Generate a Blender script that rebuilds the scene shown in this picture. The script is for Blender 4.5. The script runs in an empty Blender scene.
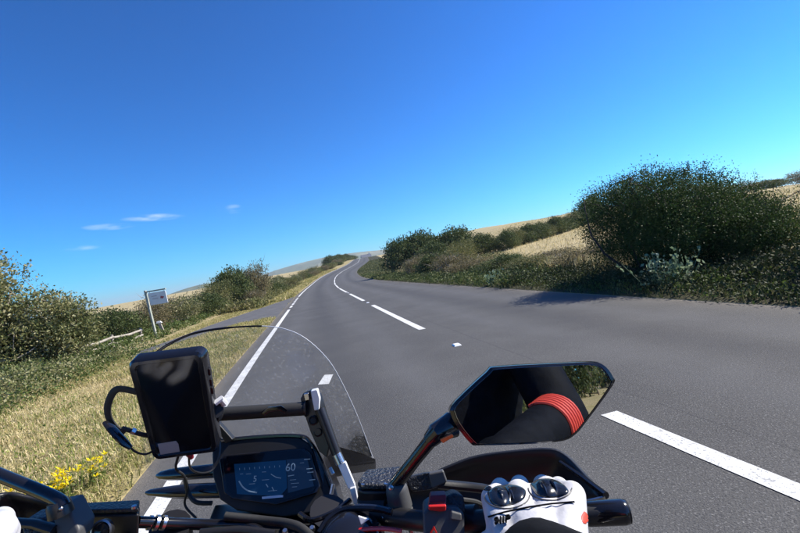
import bpy, bmesh, math
import numpy as np
from mathutils import Vector, Matrix
from mathutils.bvhtree import BVHTree
R = math.radians
scene = bpy.context.scene
col = scene.collection

# ------------------------------------------------------------------ camera
CAM = Vector((0, 0, 1.3))
YAW, PITCH, ROLL, F = R(11.3), R(-0.66), R(9.5), 436.0          # F: focal length in pixels of an 800 px wide frame
f0 = Vector((math.sin(YAW), math.cos(YAW), 0)); r0 = Vector((math.cos(YAW), -math.sin(YAW), 0)); z0 = Vector((0, 0, 1))
cf = (f0*math.cos(PITCH) + z0*math.sin(PITCH)).normalized()
u0 = z0*math.cos(PITCH) - f0*math.sin(PITCH)
cr = r0*math.cos(ROLL) - u0*math.sin(ROLL)
cu = u0*math.cos(ROLL) + r0*math.sin(ROLL)
cam = bpy.data.cameras.new('chest_camera'); co = bpy.data.objects.new('chest_camera', cam); col.objects.link(co)
co.matrix_world = Matrix(((cr.x, cu.x, -cf.x, CAM.x), (cr.y, cu.y, -cf.y, CAM.y), (cr.z, cu.z, -cf.z, CAM.z), (0, 0, 0, 1)))
cam.sensor_width = 36; cam.lens = F/800*36; cam.clip_start = 0.02; cam.clip_end = 20000
scene.camera = co

# ------------------------------------------------------------------ sky, sun, exposure
SUN_EL, SUN_AZ = R(42), R(85)                                   # azimuth from +Y (up the road) towards +X (right)
w = bpy.data.worlds.new('World'); scene.world = w; w.use_nodes = True
nt = w.node_tree; nt.nodes.clear()
wo = nt.nodes.new('ShaderNodeOutputWorld'); bg = nt.nodes.new('ShaderNodeBackground')
sky = nt.nodes.new('ShaderNodeTexSky'); sky.sky_type = 'NISHITA'; sky.sun_disc = False
sky.sun_elevation = SUN_EL; sky.sun_rotation = SUN_AZ; sky.air_density = 1.0; sky.dust_density = 0.0; sky.ozone_density = 5.0; sky.altitude = 0
hs = nt.nodes.new('ShaderNodeHueSaturation'); hs.inputs['Saturation'].default_value = 1.0; hs.inputs['Value'].default_value = 1.0
tint = nt.nodes.new('ShaderNodeMixRGB'); tint.blend_type = 'MULTIPLY'; tint.inputs[0].default_value = 1; tint.inputs[2].default_value = (.0225, .0945, .133, 1)
nt.links.new(sky.outputs[0], tint.inputs[1]); nt.links.new(tint.outputs[0], hs.inputs['Color'])
gm = nt.nodes.new('ShaderNodeGamma'); gm.inputs['Gamma'].default_value = 1.35
nt.links.new(hs.outputs[0], gm.inputs[0])
sm = nt.nodes.new('ShaderNodeMixRGB'); sm.blend_type = 'MULTIPLY'; sm.inputs[0].default_value = 1; sm.inputs[2].default_value = (9.8, 9.8, 9.8, 1); nt.links.new(gm.outputs[0], sm.inputs[1])
# thin wisps of cirrus low in the sky to the left
def wnode(t, **k):
    n = nt.nodes.new(t)
    for a, b in k.items(): setattr(n, a, b)
    return n
tc = wnode('ShaderNodeTexCoord'); last = sm.outputs[0]
nz = wnode('ShaderNodeTexNoise'); nz.inputs['Scale'].default_value = 26; nz.inputs['Detail'].default_value = 6
mpn = wnode('ShaderNodeMapping'); mpn.inputs['Scale'].default_value = (1, 1, 4)
nt.links.new(tc.outputs['Generated'], mpn.inputs[0]); nt.links.new(mpn.outputs[0], nz.inputs['Vector'])
rampn = wnode('ShaderNodeMapRange'); rampn.inputs[1].default_value = 0.36; rampn.inputs[2].default_value = 0.72
nt.links.new(nz.outputs[0], rampn.inputs[0])
tot = None
for az, el, wa, we, s in ((-16.9, 9.6, 3.4, 0.45, .8), (-21.4, 9.0, 2.6, 0.4, .7), (-8.2, 9.7, 1.2, 0.6, .5), (-24.2, 7.0, 1.8, .3, .45)):
    d = Vector((math.sin(R(az))*math.cos(R(el)), math.cos(R(az))*math.cos(R(el)), math.sin(R(el))))
    h = Vector((math.cos(R(az)), -math.sin(R(az)), 0)); v = h.cross(d)
    tl = R(-2.0); h, v = h*math.cos(tl)+v*math.sin(tl), v*math.cos(tl)-h*math.sin(tl)
    m = []
    for ax, wd in ((h, wa), (v, we)):
        dt = wnode('ShaderNodeVectorMath', operation='DOT_PRODUCT'); dt.inputs[1].default_value = ax/R(wd)
        sb = wnode('ShaderNodeMath', operation='SUBTRACT'); sb.inputs[1].default_value = d.dot(ax)/R(wd)
        sq = wnode('ShaderNodeMath', operation='POWER'); ab = wnode('ShaderNodeMath', operation='ABSOLUTE'); sq.inputs[1].default_value = 2
        nt.links.new(tc.outputs['Generated'], dt.inputs[0]); nt.links.new(dt.outputs['Value'], sb.inputs[0])
        nt.links.new(sb.outputs[0], ab.inputs[0]); nt.links.new(ab.outputs[0], sq.inputs[0]); m.append(sq)
    ad = wnode('ShaderNodeMath', operation='ADD'); nt.links.new(m[0].outputs[0], ad.inputs[0]); nt.links.new(m[1].outputs[0], ad.inputs[1])
    mr = wnode('ShaderNodeMapRange'); mr.inputs[1].default_value = 0; mr.inputs[2].default_value = 1; mr.inputs[3].default_value = s; mr.inputs[4].default_value = 0
    nt.links.new(ad.outputs[0], mr.inputs[0])
    if tot is None: tot = mr.outputs[0]
    else:
        mx = wnode('ShaderNodeMath', operation='MAXIMUM'); nt.links.new(tot, mx.inputs[0]); nt.links.new(mr.outputs[0], mx.inputs[1]); tot = mx.outputs[0]
ml = wnode('ShaderNodeMath', operation='MULTIPLY'); nt.links.new(tot, ml.inputs[0]); nt.links.new(rampn.outputs[0], ml.inputs[1])
ml2 = wnode('ShaderNodeMath', operation='MULTIPLY'); ml2.inputs[1].default_value = .62; nt.links.new(ml.outputs[0], ml2.inputs[0])
mixc = wnode('ShaderNodeMixRGB'); mixc.inputs[2].default_value = (7.5, 8.2, 9, 1)
nt.links.new(ml2.outputs[0], mixc.inputs[0]); nt.links.new(last, mixc.inputs[1]); nt.links.new(mixc.outputs[0], bg.inputs[0])
bg.inputs[1].default_value = 0.10
nt.links.new(bg.outputs[0], wo.inputs[0])
sl = bpy.data.lights.new('sun', 'SUN'); sl.energy = 5.0; sl.angle = R(0.5); sl.color = (1, .94, .82)
so = bpy.data.objects.new('sun', sl); col.objects.link(so)
sd = Vector((math.sin(SUN_AZ)*math.cos(SUN_EL), math.cos(SUN_AZ)*math.cos(SUN_EL), math.sin(SUN_EL)))
so.rotation_euler = sd.to_track_quat('Z', 'Y').to_euler(); so.location = (20, 10, 40)
scene.view_settings.view_transform = 'Standard'; scene.view_settings.look = 'None'
scene.view_settings.exposure = 0.7; scene.view_settings.gamma = 1.0
scene.cycles.max_bounces = 8; scene.cycles.transparent_max_bounces = 16

# ------------------------------------------------------------------ helpers
def cp(px, py, d):                                              # a point seen at a place of the 800x533 frame, d metres deep
    return CAM + cr*((px-400)/F*d) + cu*((266.5-py)/F*d) + cf*d
def cl(r, u, f): return CAM + cr*r + cu*u + cf*f                # camera axes in metres
def tag(o, label=None, cat=None, group=None, kind=None):
    for k, v in (('label', label), ('category', cat), ('group', group), ('kind', kind)):
        if v: o[k] = v
    return o
def empty(name, loc, label=None, cat=None, group=None):
    o = bpy.data.objects.new(name, None); col.objects.link(o); o.location = loc; o.empty_display_size = .1
    return tag(o, label, cat, group)
def link(name, me, mats, parent=None, smooth=True, angle=40, loc=None):
    o = bpy.data.objects.new(name, me); col.objects.link(o)
    if not isinstance(mats, (list, tuple)): mats = [mats]
    for m in mats: me.materials.append(m)
    if smooth:
        me.polygons.foreach_set('use_smooth', np.ones(len(me.polygons), bool))
        if angle: me.set_sharp_from_angle(angle=R(angle))
    if parent is not None:
        o.parent = parent
        P = Vector((0, 0, 0)); q = parent
        while q is not None: P = P + q.location; q = q.parent
        if loc is None: o.location = -P
        else: o.location = loc
    elif loc is not None: o.location = loc
    return o
def np_mesh(name, V, faces4=None, faces3=None):
    me = bpy.data.meshes.new(name); V = np.asarray(V, np.float32).reshape(-1, 3)
    n4 = 0 if faces4 is None else len(faces4); n3 = 0 if faces3 is None else len(faces3)
    me.vertices.add(len(V)); me.vertices.foreach_set('co', V.ravel())
    idx = []
    if n4: idx.append(np.asarray(faces4, np.int32).ravel())
    if n3: idx.append(np.asarray(faces3, np.int32).ravel())
    idx = np.concatenate(idx); me.loops.add(len(idx)); me.loops.foreach_set('vertex_index', idx)
    me.polygons.add(n4+n3)
    st = np.concatenate([np.arange(n4)*4, n4*4+np.arange(n3)*3]).astype(np.int32)
    me.polygons.foreach_set('loop_start', st); me.update(calc_edges=True); me.validate()
    return me
class MB:
    def __init__(s): s.v = []; s.f = []
    def add(s, v, f):
        b = len(s.v); s.v += [tuple(x) for x in v]; s.f += [tuple(i+b for i in q) for q in f]
    def tube(s, pts, rad, n=10, cap=True, flat=1.0, ref=None):
        pts = [Vector(p) for p in pts]; k = len(pts)
        if not isinstance(rad, (list, tuple)): rad = [rad]*k
        T = [(pts[min(i+1, k-1)]-pts[max(i-1, 0)]).normalized() for i in range(k)]
        a = Vector(ref) if ref is not None else (Vector((0, 0, 1)) if abs(T[0].z) < .9 else Vector((1, 0, 0)))
        N = (a - T[0]*a.dot(T[0])).normalized(); V = []
        for i in range(k):
            N = (N - T[i]*N.dot(T[i])).normalized(); B = T[i].cross(N)
            for j in range(n):
                t = 2*math.pi*j/n; V.append(pts[i] + (N*math.cos(t)*flat + B*math.sin(t))*rad[i])
        Fc = [(i*n+j, i*n+(j+1) % n, (i+1)*n+(j+1) % n, (i+1)*n+j) for i in range(k-1) for j in range(n)]
        if cap: Fc += [tuple(range(n-1, -1, -1)), tuple(range((k-1)*n, k*n))]
        s.add(V, Fc); return s
    def curve(s, pts, rad, n=10, sub=6, **k):
        return s.tube(smooth_path(pts, sub), rad, n, **k)
    def prism(s, poly, off, top=1.0, off0=None):
        poly = [Vector(p) for p in poly]; off = Vector(off); n = len(poly)
        if off0 is not None: poly = [p+Vector(off0) for p in poly]
        c = sum(poly, Vector())/n
        V = poly + [c+(p-c)*top+off for p in poly]
        s.add(V, [tuple(range(n)), tuple(range(2*n-1, n-1, -1))] + [(i, n+i, n+(i+1) % n, (i+1) % n) for i in range(n)]); return s
    def box(s, c, ax, ay, az):
        c, ax, ay, az = map(Vector, (c, ax, ay, az))
        return s.prism([c-ax-ay-az, c+ax-ay-az, c+ax+ay-az, c-ax+ay-az], az*2)
    def grid(s, rows):
        m = len(rows[0]); V = [p for r in rows for p in r]
        s.add(V, [(i*m+j, i*m+j+1, (i+1)*m+j+1, (i+1)*m+j) for i in range(len(rows)-1) for j in range(m-1)]); return s
    def lathe(s, c, axis, prof, n=20, ref=None):
        axis = Vector(axis).normalized(); a = Vector((0, 0, 1)) if abs(axis.z) < .9 else Vector((1, 0, 0))
        X = (a-axis*a.dot(axis)).normalized(); Y = axis.cross(X); c = Vector(c); V = []
        for h, r in prof:
            for j in range(n):
                t = 2*math.pi*j/n; V.append(c+axis*h+(X*math.cos(t)+Y*math.sin(t))*r)
        k = len(prof); Fc = [(i*n+j, i*n+(j+1) % n, (i+1)*n+(j+1) % n, (i+1)*n+j) for i in range(k-1) for j in range(n)]
        Fc += [tuple(range(n-1, -1, -1)), tuple(range((k-1)*n, k*n))]
        s.add(V, Fc); return s
    def ball(s, c, ax, ay=None, az=None, n=14, m=9):
        c = Vector(c)
        if ay is None: ax, ay, az = Vector((ax, 0, 0)), Vector((0, ax, 0)), Vector((0, 0, ax))
        V = [c+az]; Fc = []
        for i in range(1, m):
            p = math.pi*i/m
            for j in range(n):
                t = 2*math.pi*j/n; V.append(c+ax*(math.sin(p)*math.cos(t))+ay*(math.sin(p)*math.sin(t))+az*math.cos(p))
        V.append(c-az); L = len(V)-1
        for j in range(n):
            Fc.append((0, 1+j, 1+(j+1) % n)); Fc.append((L, 1+(m-2)*n+(j+1) % n, 1+(m-2)*n+j))
            for i in range(m-2): Fc.append((1+i*n+j, 1+(i+1)*n+j, 1+(i+1)*n+(j+1) % n, 1+i*n+(j+1) % n))
        s.add(V, Fc); return s
    def mesh(s, name, fix=True):
        me = bpy.data.meshes.new(name); me.from_pydata(s.v, [], s.f)
        if fix:
            bm = bmesh.new(); bm.from_mesh(me); bmesh.ops.recalc_face_normals(bm, faces=bm.faces); bm.to_mesh(me); bm.free()
        return me
    def build(s, name, mat, parent=None, bevel=0, smooth=True, angle=40, **k):
        o = link(name, s.mesh(name), mat, parent, smooth, angle, **k)
        if bevel:
            b = o.modifiers.new('bevel', 'BEVEL'); b.width = bevel; b.segments = 2; b.limit_method = 'ANGLE'; b.angle_limit = R(35)
            b.harden_normals = True
        return o
def smooth_path(pts, sub=6):
    P = [Vector(p) for p in pts]; out = []
    for i in range(len(P)-1):
        a, b, c, d = P[max(i-1, 0)], P[i], P[i+1], P[min(i+2, len(P)-1)]
        for k in range(sub):
            t = k/sub
            out.append(.5*((2*b)+(c-a)*t+(2*a-5*b+4*c-d)*t*t+(3*b-a-3*c+d)*t**3))
    return out+[P[-1]]
def remeshed(name, mb, voxel, smooth=4):
    o = bpy.data.objects.new('tmp', mb.mesh('tmp')); col.objects.link(o)
    m = o.modifiers.new('r', 'REMESH'); m.mode = 'VOXEL'; m.voxel_size = voxel
    if smooth: s = o.modifiers.new('s', 'SMOOTH'); s.factor = .5; s.iterations = smooth
    dg = bpy.context.evaluated_depsgraph_get()
    me = bpy.data.meshes.new_from_object(o.evaluated_get(dg)); me.name = name
    om = o.data; bpy.data.objects.remove(o); bpy.data.meshes.remove(om); return me
def capsule(mb, a, b, ra, rb, sq=1.0, wide=None):
    a, b = Vector(a), Vector(b); L = (b-a).length; n = max(2, int(L/(min(ra, rb)*.4))+1)
    for i in range(n+1):
        t = i/n; mb.ball(a.lerp(b, t), ra+(rb-ra)*t, n=12, m=8)
def text_obj(name, body, size, origin, ax, ay, mat, parent, extrude=.0003):
    cu_ = bpy.data.curves.new('t', 'FONT'); cu_.body = body; cu_.size = size; cu_.align_x = 'CENTER'; cu_.align_y = 'CENTER'; cu_.extrude = extrude
    cu_.resolution_u = 3
    o = bpy.data.objects.new('t', cu_); col.objects.link(o)
    dg = bpy.context.evaluated_depsgraph_get(); me = bpy.data.meshes.new_from_object(o.evaluated_get(dg)); bpy.data.objects.remove(o)
    ax = Vector(ax).normalized(); ay = Vector(ay); ay = (ay-ax*ay.dot(ax)).normalized(); n = ax.cross(ay)
    for v in me.vertices: v.co = Vector(origin)+ax*v.co.x+ay*v.co.y+n*v.co.z
    me.materials.clear()
    return link(name, me, mat, parent, smooth=False)

# ------------------------------------------------------------------ materials
def mat(name, color, rough=.5, metal=0, spec=.5, coat=0, noise=None, bump=None, emit=None):
    m = bpy.data.materials.new(name); m.use_nodes = True; t = m.node_tree; b = t.nodes['Principled BSDF']
    b.inputs['Base Color'].default_value = (*color, 1); b.inputs['Roughness'].default_value = rough; b.inputs['Metallic'].default_value = metal
    b.inputs['Specular IOR Level'].default_value = spec; b.inputs['Coat Weight'].default_value = coat
    tcn = t.nodes.new('ShaderNodeTexCoord')
    if noise:                                                   # (scale, second colour, low, high)
        n = t.nodes.new('ShaderNodeTexNoise'); n.inputs['Scale'].default_value = noise[0]; n.inputs['Detail'].default_value = 6
        r = t.nodes.new('ShaderNodeMapRange'); r.inputs[1].default_value = noise[2]; r.inputs[2].default_value = noise[3]
        x = t.nodes.new('ShaderNodeMixRGB'); x.inputs[1].default_value = (*color, 1); x.inputs[2].default_value = (*noise[1], 1)
        t.links.new(tcn.outputs['Object'], n.inputs['Vector']); t.links.new(n.outputs[0], r.inputs[0]); t.links.new(r.outputs[0], x.inputs[0])
        t.links.new(x.outputs[0], b.inputs['Base Color'])
    if bump:
        n = t.nodes.new('ShaderNodeTexNoise'); n.inputs['Scale'].default_value = bump[0]; n.inputs['Detail'].default_value = 4
        p = t.nodes.new('ShaderNodeBump'); p.inputs['Strength'].default_value = bump[1]; p.inputs['Distance'].default_value = bump[2]
        t.links.new(tcn.outputs['Object'], n.inputs['Vector']); t.links.new(n.outputs[0], p.inputs['Height']); t.links.new(p.outputs[0], b.inputs['Normal'])
    if emit: b.inputs['Emission Color'].default_value = (*emit[0], 1); b.inputs['Emission Strength'].default_value = emit[1]
    return m
def leaf_mat(name, stops, rough=.55, trans=.25, spec=.3):
    m = bpy.data.materials.new(name); m.use_nodes = True; t = m.node_tree; b = t.nodes['Principled BSDF']
    g = t.nodes.new('ShaderNodeNewGeometry'); r = t.nodes.new('ShaderNodeValToRGB')
    e = r.color_ramp.elements
    while len(e) < len(stops): e.new(.5)
    for i, (p, c) in enumerate(stops): e[i].position = p; e[i].color = (*c, 1)
    oi = t.nodes.new('ShaderNodeObjectInfo')
    a = t.nodes.new('ShaderNodeTexNoise'); a.inputs['Scale'].default_value = 1.3; a.inputs['Detail'].default_value = 2
    tcn = t.nodes.new('ShaderNodeTexCoord'); t.links.new(tcn.outputs['Object'], a.inputs['Vector'])
    ma = t.nodes.new('ShaderNodeMath'); ma.operation = 'MULTIPLY_ADD'; ma.inputs[1].default_value = .55
    mm = t.nodes.new('ShaderNodeMath'); mm.operation = 'MULTIPLY_ADD'; mm.inputs[1].default_value = 1.1; mm.inputs[2].default_value = -.33
    t.links.new(a.outputs[0], mm.inputs[0]); t.links.new(g.outputs['Random Per Island'], ma.inputs[0]); t.links.new(mm.outputs[0], ma.inputs[2])
    t.links.new(ma.outputs[0], r.inputs[0]); t.links.new(r.outputs[0], b.inputs['Base Color'])
    b.inputs['Roughness'].default_value = rough; b.inputs['Specular IOR Level'].default_value = spec
    if trans:
        tr = t.nodes.new('ShaderNodeBsdfTranslucent'); mx = t.nodes.new('ShaderNodeMixShader'); mx.inputs[0].default_value = trans
        t.links.new(r.outputs[0], tr.inputs[0]); t.links.new(b.outputs[0], mx.inputs[1]); t.links.new(tr.outputs[0], mx.inputs[2])
        t.links.new(mx.outputs[0], t.nodes['Material Output'].inputs[0])
    return m
def patch_mat(name, cols, scales, rough=.9, bump=None):         # cols: base, then (colour, scale, lo, hi) layers of noise patches
    m = bpy.data.materials.new(name); m.use_nodes = True; t = m.node_tree; b = t.nodes['Principled BSDF']
    tcn = t.nodes.new('ShaderNodeTexCoord'); rgb = t.nodes.new('ShaderNodeRGB'); rgb.outputs[0].default_value = (*cols, 1); cur = rgb.outputs[0]
    for c, s, lo, hi, amt in scales:
        n = t.nodes.new('ShaderNodeTexNoise'); n.inputs['Scale'].default_value = s; n.inputs['Detail'].default_value = 7; n.inputs['Roughness'].default_value = .6
        r = t.nodes.new('ShaderNodeMapRange'); r.inputs[1].default_value = lo; r.inputs[2].default_value = hi; r.inputs[4].default_value = amt
        x = t.nodes.new('ShaderNodeMixRGB'); x.inputs[2].default_value = (*c, 1)
        t.links.new(tcn.outputs['Object'], n.inputs['Vector']); t.links.new(n.outputs[0], r.inputs[0]); t.links.new(r.outputs[0], x.inputs[0])
        t.links.new(cur, x.inputs[1]); cur = x.outputs[0]
    t.links.new(cur, b.inputs['Base Color']); b.inputs['Roughness'].default_value = rough; b.inputs['Specular IOR Level'].default_value = .2
    if bump:
        n = t.nodes.new('ShaderNodeTexNoise'); n.inputs['Scale'].default_value = bump[0]; n.inputs['Detail'].default_value = 6
        p = t.nodes.new('ShaderNodeBump'); p.inputs['Strength'].default_value = bump[1]; p.inputs['Distance'].default_value = bump[2]
        t.links.new(tcn.outputs['Object'], n.inputs['Vector']); t.links.new(n.outputs[0], p.inputs['Height']); t.links.new(p.outputs[0], b.inputs['Normal'])
    return m
M = {}
M['asphalt'] = patch_mat('asphalt', (.075, .073, .072), [((.125, .122, .118), 1.1, .35, .75, .55), ((.056, .055, .055), .35, .5, .75, .55),
    ((.30, .295, .285), 80, .55, .68, .62), ((.022, .023, .025), 62, .53, .68, .68), ((.40, .39, .37), 190, .62, .72, .9)], .8, (110, .9, .008))
M['asphalt_old'] = patch_mat('asphalt_old', (.10, .10, .106), [((.17, .165, .16), 1.5, .4, .75, .6), ((.05, .05, .055), 60, .55, .7, .7)], .9, (90, .6, .006))
M['paint'] = patch_mat('road_paint', (.74, .74, .72), [((.50, .49, .47), 5, .42, .66, .7), ((.16, .16, .165), 18, .60, .70, .7), ((.14, .14, .145), 75, .56, .66, .85)], .6, (120, .3, .003))
M['verge'] = patch_mat('dry_verge', (.36, .29, .15), [((.24, .22, .075), .5, .42, .66, .9), ((.48, .39, .22), 2.2, .45, .7, .8), ((.15, .13, .055), 9, .52, .72, .8), ((.09, .07, .045), 40, .56, .72, .6)], .95, (30, .8, .03))
M['hill'] = patch_mat('hill_fields', (.10, .12, .045), [((.28, .25, .13), .006, .48, .56, .7), ((.05, .07, .03), .013, .55, .62, .8), ((.05, .06, .03), .09, .58, .68, .6)], .95)
M['sea'] = mat('sea_water', (.02, .06, .10), .25)
M['black'] = mat('black_plastic', (.014, .014, .016), .42, bump=(400, .12, .001))
M['black_gloss'] = mat('gloss_black', (.010, .010, .013), .16, coat=.3)
M['black_rubber'] = mat('rubber', (.018, .018, .019), .7, bump=(260, .3, .001))
M['textured_blue_black'] = mat('textured_black', (.022, .024, .032), .38, bump=(230, 1.0, .004))
M['grey_plastic'] = mat('grey_plastic', (.075, .076, .082), .5, bump=(500, .1, .001))
M['dark_metal'] = mat('dark_metal', (.05, .048, .05), .35, .7)
M['silver'] = mat('bright_metal', (.80, .80, .82), .30, .15)
M['steel'] = mat('steel', (.55, .55, .56), .3, 1)
M['red'] = mat('red_plastic', (.52, .018, .014), .35)
M['red_dark'] = mat('dark_red_plastic', (.20, .012, .022), .4)
M['red_paint'] = mat('red_paint', (.55, .02, .015), .2, coat=.6)
M['orange'] = mat('orange_reflector', (.75, .18, .05), .3)
M['white'] = mat('white_plastic', (.82, .82, .83), .4)
M['white_leather'] = mat('white_leather', (.58, .58, .61), .5, noise=(60, (.47, .47, .51), .45, .7), bump=(75, .55, .0022))
M['carbon'] = mat('gloss_carbon', (.010, .011, .014), .22, coat=.5)
M['cloth'] = mat('black_textile', (.0035, .0042, .006), .75, spec=.12, noise=(25, (.007, .008, .011), .4, .7), bump=(14, .5, .012))
M['skin'] = mat('skin', (.55, .34, .25), .5)
M['stripe'] = mat('red_stripe', (.68, .065, .035), .5)
M['glass_black'] = mat('screen_glass', (.006, .007, .010), .07, spec=.5)
M['lcd'] = mat('display_panel', (.004, .012, .03), .12, emit=((.003, .030, .105), .25), noise=None)
M['lcd_dim'] = mat('display_dim', (.004, .006, .012), .12, emit=((.003, .010, .03), .6))
M['lcd_text'] = mat('display_figures', (.1, .14, .2), .3, emit=((.10, .16, .25), .28))
M['sticker'] = mat('grey_sticker', (.30, .32, .35), .3)
M['wood_old'] = mat('weathered_wood', (.40, .36, .30), .9, noise=(9, (.25, .22, .18), .4, .65), bump=(30, .5, .01))
M['post_green'] = mat('painted_post', (.30, .33, .28), .7, noise=(6, (.42, .42, .36), .4, .65))
M['sign_white'] = mat('sign_panel', (.80, .79, .78), .45, noise=(5, (.72, .70, .69), .5, .7))
M['sign_red'] = mat('sign_print_red', (.40, .08, .08), .5); M['sign_grey'] = mat('sign_print_grey', (.52, .48, .48), .5)
M['bark'] = mat('bark', (.10, .075, .055), .95, noise=(14, (.19, .15, .115), .4, .7), bump=(40, .7, .01))
M['bark_dark'] = mat('dark_bark', (.035, .028, .022), .95, noise=(14, (.08, .065, .05), .5, .75))
M['bark_pale'] = mat('pale_bark', (.30, .26, .21), .95, noise=(14, (.20, .165, .13), .4, .7))
M['hawthorn'] = leaf_mat('hawthorn_leaf', [(0, (.020, .036, .012)), (.35, (.036, .066, .018)), (.7, (.070, .11, .028)), (1, (.12, .155, .048))], .6, .22, .15)
M['left_leaf'] = leaf_mat('left_bush_leaf', [(0, (.025, .034, .012)), (.3, (.11, .135, .045)), (.6, (.25, .24, .10)), (1, (.56, .50, .30))], .45, .28)
M['olive'] = leaf_mat('olive_scrub', [(0, (.045, .058, .019)), (.35, (.115, .13, .04)), (.65, (.23, .215, .08)), (1, (.44, .36, .20))], .65, .3)
M['gorse'] = leaf_mat('dark_gorse', [(0, (.026, .042, .014)), (.4, (.07, .10, .028)), (.75, (.15, .17, .055)), (1, (.28, .25, .11))], .65, .25)
M['brown'] = leaf_mat('brown_scrub', [(0, (.055, .052, .024)), (.4, (.145, .125, .06)), (.7, (.28, .23, .12)), (1, (.52, .43, .27))], .75, .3)
M['green_low'] = leaf_mat('low_greenery', [(0, (.03, .05, .012)), (.4, (.07, .11, .025)), (.75, (.14, .18, .045)), (1, (.30, .30, .12))], .55, .3)
M['pale_leaf'] = leaf_mat('pale_downy_leaf', [(0, (.12, .17, .09)), (.5, (.26, .34, .19)), (1, (.50, .56, .40))], .6, .3)
M['straw'] = leaf_mat('dry_grass', [(0, (.24, .21, .075)), (.22, (.40, .34, .13)), (.5, (.66, .54, .29)), (1, (.86, .74, .47))], .7, .3)
M['grass_mix'] = leaf_mat('mixed_grass', [(0, (.13, .16, .035)), (.35, (.27, .27, .075)), (.65, (.54, .45, .21)), (1, (.78, .66, .40))], .7, .3)
M['shaded_low'] = leaf_mat('shaded_undergrowth', [(0, (.012, .018, .007)), (.4, (.025, .038, .012)), (.75, (.05, .065, .02)), (1, (.13, .125, .05))], .7, .15)  # leaves darkened so the undergrowth by the hawthorn looks shaded
M['verge_green'] = leaf_mat('verge_grass', [(0, (.03, .05, .012)), (.35, (.07, .095, .024)), (.7, (.17, .165, .06)), (1, (.38, .32, .17))], .7, .2)  # muted grass; its darker tones also stand in for right-verge shade
M['grass_green'] = leaf_mat('green_grass', [(0, (.07, .11, .018)), (.45, (.17, .23, .045)), (.8, (.32, .34, .09)), (1, (.58, .50, .25))], .65, .3)
M['palm'] = leaf_mat('cabbage_palm_leaf', [(0, (.03, .055, .02)), (.6, (.08, .11, .04)), (1, (.30, .25, .12))], .5, .15)
M['yellow'] = leaf_mat('yellow_petal', [(0, (.65, .44, .005)), (.5, (.85, .66, .01)), (1, (.92, .80, .03))], .5, .3)
M['render_wall'] = mat('white_render', (.72, .70, .67), .8); M['slate'] = mat('slate_roof', (.13, .14, .17), .6); M['pane'] = mat('window_glass', (.02, .025, .03), .1)
def mirror_mat():
    m = mat('mirror_glass', (.60, .63, .68), .015, 1.0); return m
M['mirror'] = mirror_mat()
def screen_mat():
    m = bpy.data.materials.new('clear_polycarbonate'); m.use_nodes = True; t = m.node_tree; t.nodes.clear()
    o = t.nodes.new('ShaderNodeOutputMaterial'); tr = t.nodes.new('ShaderNodeBsdfTransparent'); tr.inputs[0].default_value = (.955, .957, .96, 1)
    gl = t.nodes.new('ShaderNodeBsdfGlossy'); gl.inputs['Roughness'].default_value = .06; df = t.nodes.new('ShaderNodeBsdfTranslucent'); df.inputs[0].default_value = (.55, .56, .58, 1)
    fr = t.nodes.new('ShaderNodeFresnel'); fr.inputs[0].default_value = 1.3
    m1 = t.nodes.new('ShaderNodeMixShader'); m2 = t.nodes.new('ShaderNodeMixShader')
    n = t.nodes.new('ShaderNodeTexNoise'); n.inputs['Scale'].default_value = 150; n.inputs['Detail'].default_value = 4
    mr = t.nodes.new('ShaderNodeMapRange'); mr.inputs[1].default_value = .57; mr.inputs[2].default_value = .70; mr.inputs[3].default_value = .028; mr.inputs[4].default_value = .13
    tcn = t.nodes.new('ShaderNodeTexCoord'); t.links.new(tcn.outputs['Object'], n.inputs['Vector']); t.links.new(n.outputs[0], mr.inputs[0])
    t.links.new(mr.outputs[0], m1.inputs[0]); t.links.new(tr.outputs[0], m1.inputs[1]); t.links.new(df.outputs[0], m1.inputs[2])
    t.links.new(fr.outputs[0], m2.inputs[0]); t.links.new(m1.outputs[0], m2.inputs[1]); t.links.new(gl.outputs[0], m2.inputs[2]); t.links.new(m2.outputs[0], o.inputs[0])
    return m
M['screen'] = screen_mat()

# ------------------------------------------------------------------ road line and terrain
KY = np.array([-400, -100, -60, -30, -10, 0, 4, 10, 20, 32, 45, 55, 65, 75, 90, 107, 135, 170, 219, 260, 300, 360, 450, 700, 1500, 6000.])
KX = np.array([160, 36, 20, 9.5, 4.0, 2.24, 2.02, 1.97, 1.97, 2.0, 2.25, 2.65, 3.2, 4.0, 6.1, 9.4, 14.2, 18.6, 25.0, 33.0, 44.0, 60, 80, 120, 200, 200.])
KZ = np.array([0, 0, 0, 0, 0, 0, 0, 0, 0, 0, 0.03, .12, .30, .60, 1.2, 1.95, 3.1, 4.4, 6.0, 6.8, 6.9, 6.2, 4, -2, -20, -60.])
def hermite(Y, K):
    Y = np.asarray(Y, float); i = np.clip(np.searchsorted(KY, Y)-1, 0, len(KY)-2)
    sl_ = np.diff(K)/np.diff(KY); tg = np.concatenate([[sl_[0]], np.where(sl_[:-1]*sl_[1:] > 0, 2*sl_[:-1]*sl_[1:]/(sl_[:-1]+sl_[1:]+1e-12), 0), [sl_[-1]]])
    h = KY[i+1]-KY[i]; t = (Y-KY[i])/h
    return (2*t**3-3*t**2+1)*K[i]+(t**3-2*t**2+t)*h*tg[i]+(-2*t**3+3*t**2)*K[i+1]+(t**3-t**2)*h*tg[i+1]
def xc(Y): return hermite(Y, KX)
def zc(Y): return hermite(Y, KZ)
EDGE_L, EDGE_R = -3.56, 3.43                                    # tarmac edges, measured from the middle of the road
def ss(a, b, x): t = np.clip((x-a)/(b-a), 0, 1); return t*t*(3-2*t)
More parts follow.
